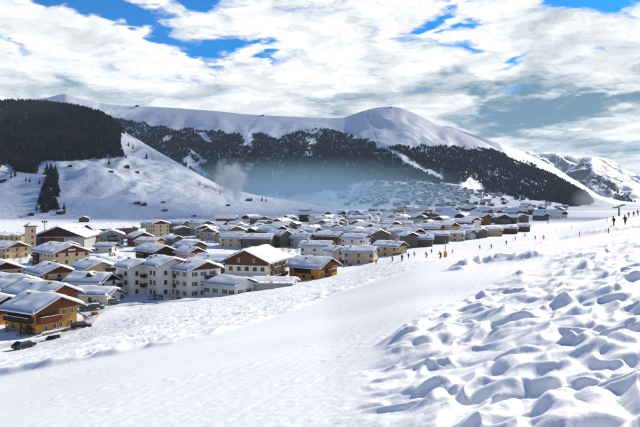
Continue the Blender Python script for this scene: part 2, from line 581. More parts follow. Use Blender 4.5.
class MB:
    def __init__(self):
        self.v, self.f, self.m = [], [], []

    def add(self, vs, fs, mi=0):
        b = len(self.v)
        self.v += [tuple(p) for p in vs]
        for q in fs:
            self.f.append(tuple(b + i for i in q))
            self.m.append(mi)
        return self

    def box(self, x0, x1, y0, y1, z0, z1, mi=0):
        return self.add([(x0, y0, z0), (x1, y0, z0), (x1, y1, z0), (x0, y1, z0), (x0, y0, z1), (x1, y0, z1), (x1, y1, z1), (x0, y1, z1)],
                        [(0, 3, 2, 1), (4, 5, 6, 7), (0, 1, 5, 4), (1, 2, 6, 5), (2, 3, 7, 6), (3, 0, 4, 7)], mi)

    def prism(self, poly, x0, x1, mi=0):
        """polygon in (y, z), counter-clockwise seen from +x, extruded along x"""
        n = len(poly)
        vs = [(x0, y, z) for y, z in poly] + [(x1, y, z) for y, z in poly]
        fs = [tuple(range(n - 1, -1, -1)), tuple(range(n, 2 * n))]
        fs += [(i, (i + 1) % n, n + (i + 1) % n, n + i) for i in range(n)]
        return self.add(vs, fs, mi)

    def tube(self, pts, rad, n=6, mi=0):
        pts = [Vector(p) for p in pts]
        if not hasattr(rad, '__len__'):
            rad = [rad] * len(pts)
        vs, fs = [], []
        for i, p in enumerate(pts):
            d = (pts[min(i + 1, len(pts) - 1)] - pts[max(i - 1, 0)]).normalized()
            a = d.cross(Vector((0, 0, 1)) if abs(d.z) < .9 else Vector((1, 0, 0))).normalized()
            b = d.cross(a)
            for k in range(n):
                t = 2 * math.pi * k / n
                vs.append(p + (a * math.cos(t) + b * math.sin(t)) * rad[i])
        for i in range(len(pts) - 1):
            for k in range(n):
                fs.append((i * n + k, i * n + (k + 1) % n, (i + 1) * n + (k + 1) % n, (i + 1) * n + k))
        fs.append(tuple(range(n - 1, -1, -1)))
        fs.append(tuple((len(pts) - 1) * n + k for k in range(n)))
        return self.add(vs, fs, mi)

    def mesh(self, name, mats, smooth=False):
        me = bpy.data.meshes.new(name)
        me.from_pydata(self.v, [], self.f)
        for m in (mats if isinstance(mats, (list, tuple)) else [mats]):
            me.materials.append(m)
        me.polygons.foreach_set('material_index', self.m)
        if smooth:
            me.polygons.foreach_set('use_smooth', [True] * len(self.f))
        me.update()
        return me

    def build(self, name, mats, parent=None, loc=(0, 0, 0), rz=0.0, smooth=False):
        return link(name, self.mesh(name, mats, smooth), parent, loc, rz)


def np_mesh(name, co, quads, mats, smooth=True, tris=False):
    me = bpy.data.meshes.new(name)
    k = quads.shape[1]
    me.vertices.add(len(co))
    me.vertices.foreach_set('co', co.astype(np.float32).ravel())
    me.loops.add(quads.size)
    me.loops.foreach_set('vertex_index', quads.astype(np.int32).ravel())
    me.polygons.add(len(quads))
    me.polygons.foreach_set('loop_start', np.arange(0, quads.size, k, dtype=np.int32))
    me.polygons.foreach_set('use_smooth', np.full(len(quads), smooth))
    for m in mats:
        me.materials.append(m)
    me.update(calc_edges=True)
    return me


def grid_quads(nr, nc, wrap=False):
    i = np.arange(nr - 1)[:, None]
    j = np.arange(nc if wrap else nc - 1)[None, :]
    j2 = (j + 1) % nc
    return np.stack([i * nc + j, i * nc + j2, (i + 1) * nc + j2, (i + 1) * nc + j], -1).reshape(-1, 4)


def copy_tree(o, parent=None):
    c = o.copy()
    COL.objects.link(c)
    c.parent = parent
    for ch in list(o.children):
        copy_tree(ch, c)
    return c


# ------------------------------------------------------------------ terrain meshes
ang = np.concatenate([np.linspace(-33, 33, 740), np.linspace(33, 327, 90)[1:-1]])
rad = [0.6]
while rad[-1] < 16000:
    r_ = rad[-1]
    rad.append(r_ + r_ * (.02 if r_ < 3 else .0042 if r_ < 30 else .007 if r_ < 70 else .011 if r_ < 330 else .035))
rad = np.array(rad)
th = np.radians(ang)
X = rad[:, None] * np.sin(th)[None, :]
Y = rad[:, None] * np.cos(th)[None, :]
Z = ground_z(X, Y)
co = np.stack([X, Y, Z], -1).reshape(-1, 3)
q = grid_quads(len(rad), len(th), True)
q = q[:, ::-1]
nc_ = len(th)
ctr = len(co)
co = np.vstack([co, [[0, 0, float(ground_z(np.array([0.]), np.array([0.]))[0])]]])
me = np_mesh('snow_ground', co, q, [M_SNOW])
# close the small opening under the viewpoint
bm = bmesh.new()
bm.from_mesh(me)
bm.verts.ensure_lookup_table()
for k in range(nc_):
    f_ = bm.faces.new((bm.verts[ctr], bm.verts[(k + 1) % nc_], bm.verts[k]))
    f_.smooth = True
bm.to_mesh(me)
bm.free()
g_ = link('snow_ground', me)
g_['kind'] = 'structure'


def layer_mesh(name, Lr, u0, u1, nu, nt, m, back=.35):
    us = np.linspace(u0, u1, nu)
    ts = np.concatenate([np.linspace(-.05, 1, nt), np.linspace(1, 1 + back, 14)[1:]])
    y0 = np.interp(us, *Lr.y0)
    y1 = np.interp(us, *Lr.y1)
    Y = y0[None, :] + (y1 - y0)[None, :] * ts[:, None]
    X = (us[None, :] - U0) / F * Y
    Z = Lr.z(X, Y)
    co = np.stack([X, Y, Z], -1).reshape(-1, 3)
    o = link(name, np_mesh(name, co, grid_quads(len(ts), nu), [m]))
    o['kind'] = 'structure'
    return o


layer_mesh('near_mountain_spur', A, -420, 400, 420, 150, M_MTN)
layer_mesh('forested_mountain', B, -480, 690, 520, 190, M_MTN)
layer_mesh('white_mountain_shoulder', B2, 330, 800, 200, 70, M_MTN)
layer_mesh('rocky_peak', C, 380, 1250, 420, 120, M_ROCKY)
layer_mesh('distant_peaks', D, 380, 1150, 260, 70, M_ROCKY)


# ------------------------------------------------------------------ forests
def in_poly(px, py, poly):
    c = np.zeros(px.shape, bool)
    n = len(poly)
    j = n - 1
    for i in range(n):
        xi, yi = poly[i]
        xj, yj = poly[j]
        m = ((yi > py) != (yj > py)) & (px < (xj - xi) * (py - yi) / (yj - yi + 1e-9) + xi)
        c ^= m
        j = i
    return c


def forest(name, Lr, urange, trange, n, polys, cuts, hgt, label, m, thin=None, seed=1):
    rg = np.random.default_rng(seed)
    u = rg.uniform(*urange, n)
    t = rg.uniform(*trange, n)
    y0 = np.interp(u, *Lr.y0)
    y1 = np.interp(u, *Lr.y1)
    y = y0 + (y1 - y0) * t
    x = (u - U0) / F * y
    z = Lr.z(x, y)
    v = V0 - F * z / y
    ju = u + 3.6 * fbm(x / 160, y / 160, 3, 5 + seed)
    jv = v + 3.6 * fbm(x / 160, y / 160, 3, 6 + seed)
    keep = np.zeros(n, bool)
    for p in polys:
        keep |= in_poly(ju, jv, p)
    for p in cuts:
        keep &= ~in_poly(u + .5 * (ju - u), v + .5 * (jv - v), p)
    if thin is not None:
        keep &= rg.uniform(0, 1, n) < thin(u, v, x, y)
    x, y, z = x[keep], y[keep], z[keep]
    k = len(x)
    h = rg.uniform(hgt[0], hgt[1], k)
    w = h * rg.uniform(.27, .38, k)
    ns = 5
    vs, tr = [], []
    a0 = rg.uniform(0, 6.28, k)
    # two stacked ragged cones, 12 triangles
    base = 0
    blocks = []
    for lo, hi, wf in ((.06, .72, 1.0), (.45, 1.0, .62)):
        ring = []
        for s in range(ns):
            aa = a0 + s * 6.283 / ns
            rr = w * wf * rg.uniform(.65, 1.2, k)
            ring.append(np.stack([x + rr * np.cos(aa), y + rr * np.sin(aa), z + h * (lo + rg.uniform(-.04, .04, k))], -1))
        ring.append(np.stack([x, y, z + h * hi], -1))
        blocks.append(np.stack(ring, 1))
    V = np.concatenate(blocks, 1).reshape(-1, 3)
    per = 2 * (ns + 1)
    pat = []
    for b_ in (0, ns + 1):
        for s in range(ns):
            pat.append((b_ + s, b_ + (s + 1) % ns, b_ + ns))
    T_ = (np.arange(k)[:, None, None] * per + np.array(pat)[None]).reshape(-1, 3)
    o = link(name, np_mesh(name, V, T_, [m], smooth=False))
    o['kind'] = 'stuff'
    o['label'] = label
    o['category'] = 'forest'
    return k


FOREST_A = [(-80, 98), (0, 100), (40, 101), (66, 103.5), (85, 107), (98, 111), (111, 119), (126, 132), (121, 139), (119, 148), (123, 157),
            (108, 163), (90, 162), (70, 161), (55, 160), (44, 160), (35, 168), (34, 175), (24, 172), (0, 167), (-80, 170)]
nA = forest('conifer_forest', A, (-80, 128), (.18, 1.03), 26000, [FOREST_A], [[(60, 113), (63, 113), (61, 118), (58, 118)]], (13, 20),
            'dense dark conifer forest covering the near spur on the left', M_FOREST, None, 3)
FOREST_B = [(100, 118), (127, 121), (141, 121), (160, 127), (182, 132), (189, 129), (215, 132), (240, 134), (246, 142), (252, 141), (254, 134), (268, 137),
            (281, 140), (285, 134), (300, 131), (320, 128), (340, 133), (349, 136), (379, 146), (424, 146.5), (457, 148.5), (482, 149.5), (499, 153), (533, 166),
            (568, 180), (585, 189), (592, 203), (578, 207), (550, 202), (523, 198), (500, 194), (475, 190), (454, 187), (431, 182), (400, 180), (366, 182), (330, 190), (290, 196), (200, 196), (100, 160)]
CUTS_B = [[(377, 145), (381, 145), (412, 160), (443, 177), (445, 181), (438, 180), (408, 165)],
          [(243, 128), (248, 128), (252, 147), (244, 147)], [(196, 133), (203, 132), (214, 143), (206, 143)], [(180, 158), (190, 156), (212, 178), (204, 178)],
          [(455, 186), (470, 177), (486, 188), (478, 192)], [(186, 150), (190, 150), (208, 162), (204, 163)]]


def thin_b(u, v, x, y):
    n = fbm(x / 130, y / 220, 3, 77)
    return np.where(v > 178, .8, 1.0) * np.where(n > .62, .2, 1.0) * np.where((u > 290) & (v < 150) & (n > .32), .4, 1.0)


nB = forest('mountain_forest', B, (100, 600), (.05, 1.0), 80000, [FOREST_B], CUTS_B, (11, 18),
            'dark band of conifer forest across the broad mountain behind the village', M_FOREST, thin_b, 4)
nC = forest('peak_forest', C, (545, 660), (.05, .75), 9000, [[(575, 200), (592, 170), (640, 205), (640, 225), (560, 225)]], [], (16, 26),
            'sparse dark trees on the lower flank of the rocky peak', M_FOREST, lambda u, v, x, y: np.where(fbm(x / 200, y / 260, 3, 78) > -.02, .75, .08), 5)


# ------------------------------------------------------------------ houses
_WIN = {}


def win_meshes(w, h, fm):
    key = (round(w, 2), round(h, 2), fm.name)
    if key not in _WIN:
        f = MB()
        t = .10
        f.box(0, .08, -w / 2, -w / 2 + t, -h / 2, h / 2)
        f.box(0, .08, w / 2 - t, w / 2, -h / 2, h / 2)
        f.box(0, .08, -w / 2 + t, w / 2 - t, h / 2 - t, h / 2)
        f.box(0, .14, -w / 2 - .06, w / 2 + .06, -h / 2 - .06, -h / 2 + t)
        f.box(0, .07, -.035, .035, -h / 2 + t, h / 2 - t)
        p = MB().box(0, .04, -w / 2 + t, w / 2 - t, -h / 2 + t, h / 2 - t)
        s = MB().box(0, .05, -w / 2 - .03 - w * .45, -w / 2 - .03, -h / 2, h / 2)
        s2 = MB().box(0, .05, w / 2 + .03, w / 2 + .03 + w * .45, -h / 2, h / 2)
        _WIN[key] = (f.mesh('window', fm), p.mesh('pane', M_GLASS), s.mesh('shutter', M_GREEN), s2.mesh('shutter', M_GREEN))
    return _WIN[key]


def face_xf(L, Wd, face):
    """normal angle and half depth of a wall face in house space"""
    return {'g': (0.0, L / 2), 'b': (math.pi, L / 2), 'l': (-math.pi / 2, Wd / 2), 'r': (math.pi / 2, Wd / 2)}[face]


def put_on(face, L, Wd, c, z, off=0.0, ctr=(0, 0)):
    a, d = face_xf(L, Wd, face)
    return (ctr[0] + math.cos(a) * (d + off) - math.sin(a) * c, ctr[1] + math.sin(a) * (d + off) + math.cos(a) * c, z), a


def add_window(root, L, Wd, face, c, z, w=1.0, h=1.25, fm=None, shut=False, ctr=(0, 0), rot=0.0, simple=False):
    fm = fm or M_FRAMEB
    f, p, s1, s2 = win_meshes(w, h, fm)
    loc, a = put_on(face, L, Wd, c, z, .005, ctr)
    if rot:
        ca, sa = math.cos(rot), math.sin(rot)
        dx_, dy_ = loc[0] - ctr[0], loc[1] - ctr[1]
        loc = (ctr[0] + ca * dx_ - sa * dy_, ctr[1] + sa * dx_ + ca * dy_, z)
        a += rot
    o = link('window', f, root, loc, a)
    link('pane', p, o)
    if shut:
        link('shutter', s1, o)
        link('shutter', s2, o)
    return o


def roof_meshes(L, Wd, H, pitch, ox, oy, T, seed, bare=0.0):
    tp = math.tan(pitch)
    Rz = H + Wd / 2 * tp
    e = Wd / 2 + oy
    ze = Rz - e * tp
    t = .22
    rf = MB().prism([(-e, ze), (0, Rz), (e, ze), (e, ze + t), (0, Rz + t), (-e, ze + t)], -L / 2 - ox, L / 2 + ox)
    # the polygon above runs the underside first; order is kept consistent for both slopes
    nx, ny = max(10, int(L * 1.8)), 2 * max(7, int(Wd * 1.0))
    xs = np.linspace(-L / 2 - ox - .08, L / 2 + ox + .08, nx)
    ys = np.linspace(-e - .12, e + .12, ny + 1)
    GX, GY = np.meshgrid(xs, ys, indexing='ij')
    base = Rz + t - np.sqrt(GY ** 2 + .18) * tp + .01
    exx = np.clip((np.abs(GX) - (L / 2 + ox - .55)) / .63, 0, 1)
    exy = np.clip((np.abs(GY) - (e - .6)) / .72, 0, 1)
    thick = T * (1 - .75 * exx ** 3) * (1 - .7 * exy ** 3)
    nz = fbm(GX / 3.4 + seed * 7.7, GY / 2.6 + seed * 3.1, 3, 300 + seed % 50, .4)
    thick = np.maximum(thick * (1 + .30 * nz * (1 - .75 * exy) * (1 - .6 * exx)), .07)
    top = base + thick
    n = GX.size
    V = np.concatenate([np.stack([GX, GY, top], -1).reshape(-1, 3), np.stack([GX, GY, Rz + t - np.abs(GY) * tp - .10], -1).reshape(-1, 3)])
    qd = grid_quads(nx, ny + 1)
    rim = []
    idx = lambda i, j: i * (ny + 1) + j
    for i in range(nx - 1):
        rim.append((idx(i, 0), idx(i + 1, 0), n + idx(i + 1, 0), n + idx(i, 0)))
        rim.append((idx(i + 1, ny), idx(i, ny), n + idx(i, ny), n + idx(i + 1, ny)))
    for j in range(ny):
        rim.append((idx(0, j + 1), idx(0, j), n + idx(0, j), n + idx(0, j + 1)))
        rim.append((idx(nx - 1, j), idx(nx - 1, j + 1), n + idx(nx - 1, j + 1), n + idx(nx - 1, j)))
    # rim faces only reach down to the roof edge so nothing pokes through the eaves
    qs = np.vstack([qd[:, ::-1], np.array(rim)])
    used = np.unique(qs)
    remap = np.full(2 * n, -1)
    remap[used] = np.arange(len(used))
    sm = np_mesh('roof_snow', V[used], remap[qs], [M_RSNOW])
    return rf, sm, Rz, t


def wing(root, L, Wd, H, pitch=R(22), wall=None, gable=None, seed=0, ctr=(0, 0), rot=0.0, ox=1.1, oy=1.0, T=.5, roofm=None,
         gab_drop=.0, chim=1, base=None, wall_label=None):
    """walls, gable boarding, roof, roof snow and chimneys of one gabled volume under root"""
    roofm = roofm or M_WOODD
    tp = math.tan(pitch)
    Rz = H + Wd / 2 * tp
    loc = (ctr[0], ctr[1], 0)
    w = MB().prism([(-Wd / 2, -1.5), (Wd / 2, -1.5), (Wd / 2, H - .03), (0, Rz - .03), (-Wd / 2, H - .03)], -L / 2, L / 2)
    w.build('wall', wall, root, loc, rot)
    if base:
        MB().box(-L / 2 - .05, L / 2 + .05, -Wd / 2 - .05, Wd / 2 + .05, -1.4, base).build('plinth', M_STONE, root, loc, rot)
    if gable:
        for sx in (-1, 1):
            gz = H - gab_drop
            x0, x1 = (L / 2 + .004, L / 2 + .07) if sx > 0 else (-L / 2 - .07, -L / 2 - .004)
            hw = Wd / 2 - .01
            poly = [(-hw, gz), (hw, gz), (hw, H - .05), (0, Rz - .05), (-hw, H - .05)] if gab_drop > 0 else [(-hw, H - .06), (hw, H - .06), (0, Rz - .05)]
            MB().prism(poly, x0, x1).build('gable', gable, root, loc, rot)
    rf, sm, Rz, t = roof_meshes(L, Wd, H, pitch, ox, oy, T, seed)
    ro = rf.build('roof', roofm, root, loc, rot)
    link('roof_snow', sm, ro)
    rg = random.Random(seed)
    for k in range(chim):
        cx = rg.uniform(-L * .35, L * .35)
        cy = rg.choice((-1, 1)) * rg.uniform(.12, .3) * Wd
        zt = Rz - abs(cy) * tp
        c = MB().box(cx - .3, cx + .3, cy - .3, cy + .3, zt - .1, zt + 1.25)
        c.box(cx - .42, cx + .42, cy - .42, cy + .42, zt + 1.35, zt + 1.45)
        for ax, ay in ((-.28, -.28), (.22, -.28), (-.28, .22), (.22, .22)):
            c.box(cx + ax, cx + ax + .06, cy + ay, cy + ay + .06, zt + 1.25, zt + 1.35)
        c.box(cx - .40, cx + .40, cy - .40, cy + .40, zt + 1.45, zt + 1.62, 1)
        c.build('chimney', [M_STONE, M_RSNOW], ro)
    return Rz


def add_balcony(root, L, Wd, face, c, z, w, m=None, depth=1.2, ctr=(0, 0), rot=0.0, snow=True):
    m = m or M_WOODD
    loc, a = put_on(face, L, Wd, c, z, 0.0, ctr)
    if rot:
        ca, sa = math.cos(rot), math.sin(rot)
        dx_, dy_ = loc[0] - ctr[0], loc[1] - ctr[1]
        loc = (ctr[0] + ca * dx_ - sa * dy_, ctr[1] + sa * dx_ + ca * dy_, z)
        a += rot
    o = MB().box(.08, depth, -w / 2, w / 2, -.14, 0).build('balcony', m, root, loc, a)
    r = MB()
    for zz in (.12, .42, .72):
        r.box(depth - .07, depth - .02, -w / 2, w / 2, zz, zz + .24)
        r.box(.1, depth - .07, -w / 2, -w / 2 + .05, zz, zz + .24)
        r.box(.1, depth - .07, w / 2 - .05, w / 2, zz, zz + .24)
    for k in range(int(w / 1.5) + 1):
        yy = -w / 2 + .06 + k * (w - .12) / max(1, int(w / 1.5))
        r.box(depth - .12, depth - .07, yy - .05, yy + .05, 0, 1.0)
    r.build('railing', m, o)
    if snow:
        MB().box(depth - .11, depth + .01, -w / 2, w / 2, .97, 1.06).build('snow_strip', M_RSNOW, o)


def add_door(root, L, Wd, face, c, w=1.0, h=2.1, m=None):
    loc, a = put_on(face, L, Wd, c, 0, .004)
    d = MB().box(0, .06, -w / 2, w / 2, .0, h).build('door', m or M_WOODR, root, loc, a)
    MB().box(.06, .10, w / 2 - .2, w / 2 - .15, .95, 1.1).build('handle', M_METAL, d)


def house(label, x, y, th, L, Wd, H, wall, gable=M_WOODD, pitch=22, floors=2, cat='house', name='chalet', fm=None, z=None, faces=None,
          balc=(), shut=False, seed=0, T=.75, gab_drop=0., chim=1, base=None, group=None, ox=1.1, oy=1.0, skip=(), winw=1.0, winh=1.25, roofm=None, z0=1.5,
          spacing=2.7):
    if z is None:
        z = float(ground_z(np.array([x]), np.array([y]))[0])
        z = max(z - .3, FLOOR)
    root = thing(name, label, cat, (x, y, z), R(th), group)
    pit = R(pitch)
    wing(root, L, Wd, H, pit, wall, gable, seed, T=T, gab_drop=gab_drop, chim=chim, base=base, ox=ox, oy=oy, roofm=roofm)
    if faces is None:
        aim = math.atan2(-y, -x)
        faces = [f for f in 'glrb' if math.cos(R(th) + face_xf(L, Wd, f)[0] - aim) > .12]
    for f in faces:
        wd = Wd if f in 'gb' else L
        for k in range(floors):
            zz = z0 + 2.75 * k
            if zz + winh / 2 > H - .15 and f not in 'gb':
                continue
            roomy = wd - 1.6
            if f in 'gb' and zz + winh / 2 > H - .3:
                roomy = 2 * ((H + Wd / 2 * math.tan(pit) - zz - winh / 2 - .35) / math.tan(pit)) - 1.0
                if roomy < 1.0:
                    continue
            n = max(1, int(roomy / spacing))
            for i in range(n):
                c = 0 if n == 1 else -roomy / 2 + .3 + (roomy - .6) * i / (n - 1)
                if (f, k, i) in skip or (f, k) in skip:
                    continue
                off = .07 if (gable and f in 'gb' and zz > H - gab_drop - .2) else 0
                o = add_window(root, L + 2 * off, Wd, f, c, zz, winw, winh, fm, shut)
    for (f, c, zz, w) in balc:
        add_balcony(root, L, Wd, f, c, zz, w)
    return root


# --- the nearest chalets, left edge of the village
h = house('ochre yellow chalet with red-brown timber gable beside the ski slope', -59.9, 134.4, -31, 9.5, 10, 5.3, M_OCHRE, None, 23, 2, seed=1, faces=[], chim=2, base=.5,
          ox=1.5, oy=1.5)
tp = math.tan(R(23))
hw = 4.97
MB().prism([(-hw, 2.2), (.4, 2.2), (.4, 4.95), (hw, 4.95), (hw, 5.25), (0, 5.25 + hw * tp), (-hw, 5.25)], 4.755, 4.83).build('gable', M_WOODR, h)
for c, zz in ((1.7, 4.1), (3.6, 4.1), (3.4, 1.5), (.9, 1.4), (-.6, 1.4), (-2.6, 1.3)):
    add_window(h, 9.5, 10, 'g', c, zz, .95, 1.15, M_FRAME)
for c, zz in ((-3.4, 4.2), (-1.5, 4.2)):
    add_window(h, 9.66, 10, 'g', c, zz, .8, 1.0, M_FRAMEB)
for c in (-3, 0, 3):
    add_window(h, 9.5, 10, 'l', c, 1.6, .9, 1.1, M_FRAMEB)
    add_window(h, 9.5, 10, 'l', c, 4.1, .9, 1.1, M_FRAMEB)
add_balcony(h, 9.65, 10, 'g', -2.2, 2.9, 5.0, M_WOODR, 1.3)
add_balcony(h, 9.5, 10, 'l', 0, 2.8, 8.5, M_WOODD, 1.4)
add_door(h, 9.5, 10, 'l', 2.0)
MB().box(-4.7, 3.2, -5.10, -5.004, 2.4, 5.2).build('timber_cladding', M_WOODD, h)
wl = MB()
wl.box(6.4, 6.8, -4.6, 4.4, -1, .75)
w_ = link('terrace_wall', wl.mesh('terrace_wall', M_STONE), h)
MB().box(6.3, 6.9, -4.7, 4.5, .75, .98).build('snow_cap', M_RSNOW, w_)

house('chalet with brown timber gable just behind the ochre yellow chalet', -69.5, 156.2, -31, 14, 9.4, 5.0, M_CREAM, M_WOODR, 24, 2, seed=2, gab_drop=1.6, chim=2, ox=1.3, oy=1.3)
house('wide snow-covered chalet roof at left behind the ochre yellow chalet', -84.5, 168, -31, 15, 12, 5.2, M_BEIGE, M_WOODD, 22, 2, seed=3, chim=2, oy=1.3)
house('small ochre house at the left picture edge with low snowy roof', -74.5, 142, -31, 9.5, 8.5, 4.4, M_OCHRE, M_WOODD, 22, 1, seed=4, balc=(('g', 0, 2.7, 5),))
house('low white annex with long snowy lean roof and brown stair', -60.5, 168.5, -12, 10, 6.5, 2.9, M_WHITE, None, 18, 1, seed=5, chim=0, z0=1.5, skip=(('l', 0, 2),))
h = house('white house with dormer in its snowy roof behind the low annex', -65.6, 178.5, -14, 11, 8, 5.0, M_WHITE, M_WOODD, 24, 2, seed=6, chim=1)
dm = MB().prism([(-.9, 4.6), (.9, 4.6), (.9, 6.9), (0, 7.5), (-.9, 6.9)], -1.0, 1.0)
do = dm.build('dormer', M_WOODD, h, (1.4, -2.2, 0), R(-90))
MB().box(1.0, 1.06, -.55, .55, 6.2, 6.85).build('dormer_window', M_GLASS, do)
MB().prism([(-1.2, 6.85), (0, 7.6), (1.2, 6.85), (1.2, 7.1), (0, 7.95), (-1.2, 7.1)], -1.1, 1.25).build('dormer_snow', M_RSNOW, do)
h = house('beige house with dark brown corner balconies beside the white apartment block', -73.5, 202.6, -50, 12, 9.5, 6.3, M_BEIGE, M_BEIGE, 22, 3, seed=7, balc=(('g', 2.9, 2.8, 3.2), ('g', 2.9, 5.4, 3.2)))
house('beige house with timber balcony left of the beige corner house', -85.8, 199.2, -48, 13, 10, 5.2, M_BEIGE, M_WOODB, 23, 2, seed=8, balc=(('g', 0, 2.8, 6),), chim=2)
h = house('large cream hotel with brown gable and small white sign', -102.8, 247, -45, 20, 14, 7.8, M_CREAM, M_WOODB, 21, 3, 'hotel', 'hotel', seed=9, T=.7, chim=2,
          balc=(('l', -6.5, 2.9, 6), ('l', -6.5, 5.6, 6)))
MB().box(10.09, 10.16, -1.4, 1.4, 8.5, 9.2).build('sign', M_FRAME, h)
MB().box(-9.8, -4.0, -7.35, -7.06, 0, 7.6).build('timber_cladding', M_WOODD, h)
h = house('big community hall with wide dark gable and tall glazed front', -147, 360, -82, 30, 27, 7.6, M_GREY, M_WOODD, 22, 1, 'hall', 'community_hall', seed=10, faces=[], chim=2, T=.8, ox=2.2, oy=1.6)
for i in range(6):
    for j in range(2):
        o = MB().box(.02, .12, -1.2, 1.2, -1.75, 1.75).build('glass_panel', M_GLASS, h, (15, -11 + i * 2.55, 2.0 + j * 3.6))
fr = MB().box(15.12, 15.35, -12.6, 3.2, 7.3, 7.58).box(15.12, 15.35, 2.9, 3.5, 0, 7.3).box(15.12, 15.35, -12.9, -12.4, 0, 7.3)
fr.build('front_frame', M_FRAME, h)
for i in range(3):
    MB().box(15.03, 15.12, 4.4 + i * 3, 7.0 + i * 3, .1, 6.6).build('door', mat('pale_grey_doors', (.45, .44, .42), .7), h)
# stair tower
x_, y_ = (30.5 - U0) / F * 322, 322
t_ = thing('stair_tower', 'slim square tower with little dark roof left of the big hall', 'tower', (x_, y_, FLOOR), R(-40))
MB().box(-2, 2, -2, 2, -1, 14.6).build('wall', M_CREAM, t_)
ro = MB().add([(-2.9, -2.9, 14.2), (2.9, -2.9, 14.2), (2.9, 2.9, 14.2), (-2.9, 2.9, 14.2), (0, 0, 16.2)], [(3, 2, 1, 0), (0, 1, 4), (1, 2, 4), (2, 3, 4), (3, 0, 4)]).build('roof', M_WOODD, t_)
MB().add([(-2.5, -2.5, 14.75), (2.5, -2.5, 14.75), (2.5, 2.5, 14.75), (-2.5, 2.5, 14.75), (0, 0, 16.75)], [(3, 2, 1, 0), (0, 1, 4), (1, 2, 4), (2, 3, 4), (3, 0, 4)]).build('roof_snow', M_RSNOW, ro)
for k in range(4):
    add_window(t_, 4, 4, 'g', 0, 2.5 + 3.2 * k, .9, 1.3, M_FRAMEB)
house('long pale building with flat snowy roof at the left edge behind the tower', -172, 338, -8, 26, 12, 8.6, M_BEIGE, M_WOODD, 8, 3, seed=12, T=.7, cat='building', name='apartment_building')
house('low beige house at the left edge below the long pale building', -152, 302, -28, 15, 12, 5.4, M_BEIGE, M_WOODB, 20, 2, seed=13, T=.6)
house('beige house with brown balcony cut by the left picture edge', -106, 206, -48, 12, 10.5, 5.6, M_CREAM, M_WOODD, 22, 2, seed=14, balc=(('g', 0, 2.8, 7),))
house('broad brown gabled inn with long roof at the foot of the valley field', -152, 445, -128, 30, 13, 8, M_WOODB, M_WOODB, 22, 2, 'inn', 'inn', seed=15, T=.6)
house('brown timber house in front of the broad brown inn', -147, 402, -100, 11, 11, 5.8, M_WOODB, M_WOODD, 22, 2, seed=16)
house('blue-grey house with reddish balconies across its gable', -131, 392, -72, 15, 14, 6.4, M_GREY, M_GREY, 22, 3, seed=17, balc=(('g', 0, 2.7, 8), ('g', 0, 5.4, 6)), chim=2)
house('red-brown house with snowy roof in front of the tall cream block', -111, 384, -58, 14, 12, 5.6, M_WOODR, M_WOODB, 22, 2, seed=18)
house('tall cream apartment block with rows of small windows', -114, 436, -58, 15, 12, 11.6, M_CREAM, M_WOODD, 18, 4, 'apartment block', 'apartment_building', seed=19)
house('long dark brown barn with thick snowy roof behind the white apartments', -76, 287, -48, 18, 10.5, 4.9, M_WOODD, M_WOODD, 23, 1, 'barn', 'barn', seed=20, T=.7, chim=0, skip=(('g', 0),),
      balc=(('l', -3, 2.4, 8),))
house('smaller grey-brown barn right of the long dark barn', -63.5, 305, -45, 13, 9.4, 5.8, M_WOODG, M_WOODB, 23, 1, 'barn', 'barn', seed=21, T=.6, chim=0)

# --- white apartment blocks
rt = thing('apartment_building', 'white apartment block with two snowy wings and brown recessed balconies', 'apartment block', (-46.1, 184.7, FLOOR), R(-45))
wing(rt, 9.5, 10.5, 9.0, R(19), M_WHITE, None, 31, T=.75, chim=2)
c2 = (Matrix.Rotation(R(45), 2) @ Vector((-8.6, 1.0)))
c2 = (c2.x, c2.y)
wing(rt, 8, 9, 8.3, R(19), M_WHITE, None, 32, ctr=c2, T=.7, chim=1)
for k in range(3):
    for c in (-2.6, 0.2, 3.0):
        add_window(rt, 9.5, 10.5, 'g', c, 1.5 + 2.75 * k, .95, 1.25, M_FRAMEB)
    for c in (1.2, 3.2):
        add_window(rt, 9.5, 10.5, 'l', c, 1.5 + 2.75 * k, .95, 1.25, M_FRAMEB)
    for c in (-2.2, 0.6):
        add_window(rt, 8, 9, 'g', c, 1.4 + 2.6 * k, .95, 1.25, M_FRAMEB, ctr=c2)
    for c in (1.9,):
        add_window(rt, 8, 9, 'l', c, 1.4 + 2.6 * k, 1.5, 1.25, M_FRAMEB, ctr=c2)
    if k:
        add_balcony(rt, 9.5, 10.5, 'l', -2.6, 2.75 * k, 3.6, M_WOODD, 1.3)
        add_balcony(rt, 8, 9, 'l', -1.8, 2.6 * k, 3.4, M_WOODD, 1.3, ctr=c2)
        add_balcony(rt, 9.5, 10.5, 'g', 2.2, 2.75 * k, 5.0, M_WOODD, 1.2)
rt = thing('apartment_building', 'white apartment block with green shutters and a lower snowy wing', 'apartment block', (-36.0, 182.5, FLOOR), R(-45))
wing(rt, 8, 11, 8.0, R(20), M_WHITE, M_WOODB, 33, T=.75, chim=2)
wing(rt, 13, 8, 4.3, R(20), M_WHITE, None, 34, ctr=(8.5, 4.6), rot=R(12), T=.55, chim=0)
for k in range(3):
    for c in (-3.6, -.6, 2.6):
        add_window(rt, 8, 11, 'g', c, 1.4 + 2.7 * k, .95, 1.25, M_FRAME, True)
    for c in (-1.8, 1.8):
        add_window(rt, 8, 11, 'l', c, 1.4 + 2.7 * k, .95, 1.25, M_FRAME, True)
add_balcony(rt, 8, 11, 'g', 2.0, 5.4, 4.5, M_WOODD, 1.3)
for c in (-4.4, -1, 2.4, 5):
    add_window(rt, 13, 8, 'l', c, 2.2, .95, 1.2, M_FRAME, True, ctr=(8.5, 4.6), rot=R(12))
for c in (-2, 1.6):
    add_window(rt, 13, 8, 'g', c, 2.2, .95, 1.2, M_FRAME, True, ctr=(8.5, 4.6), rot=R(12))

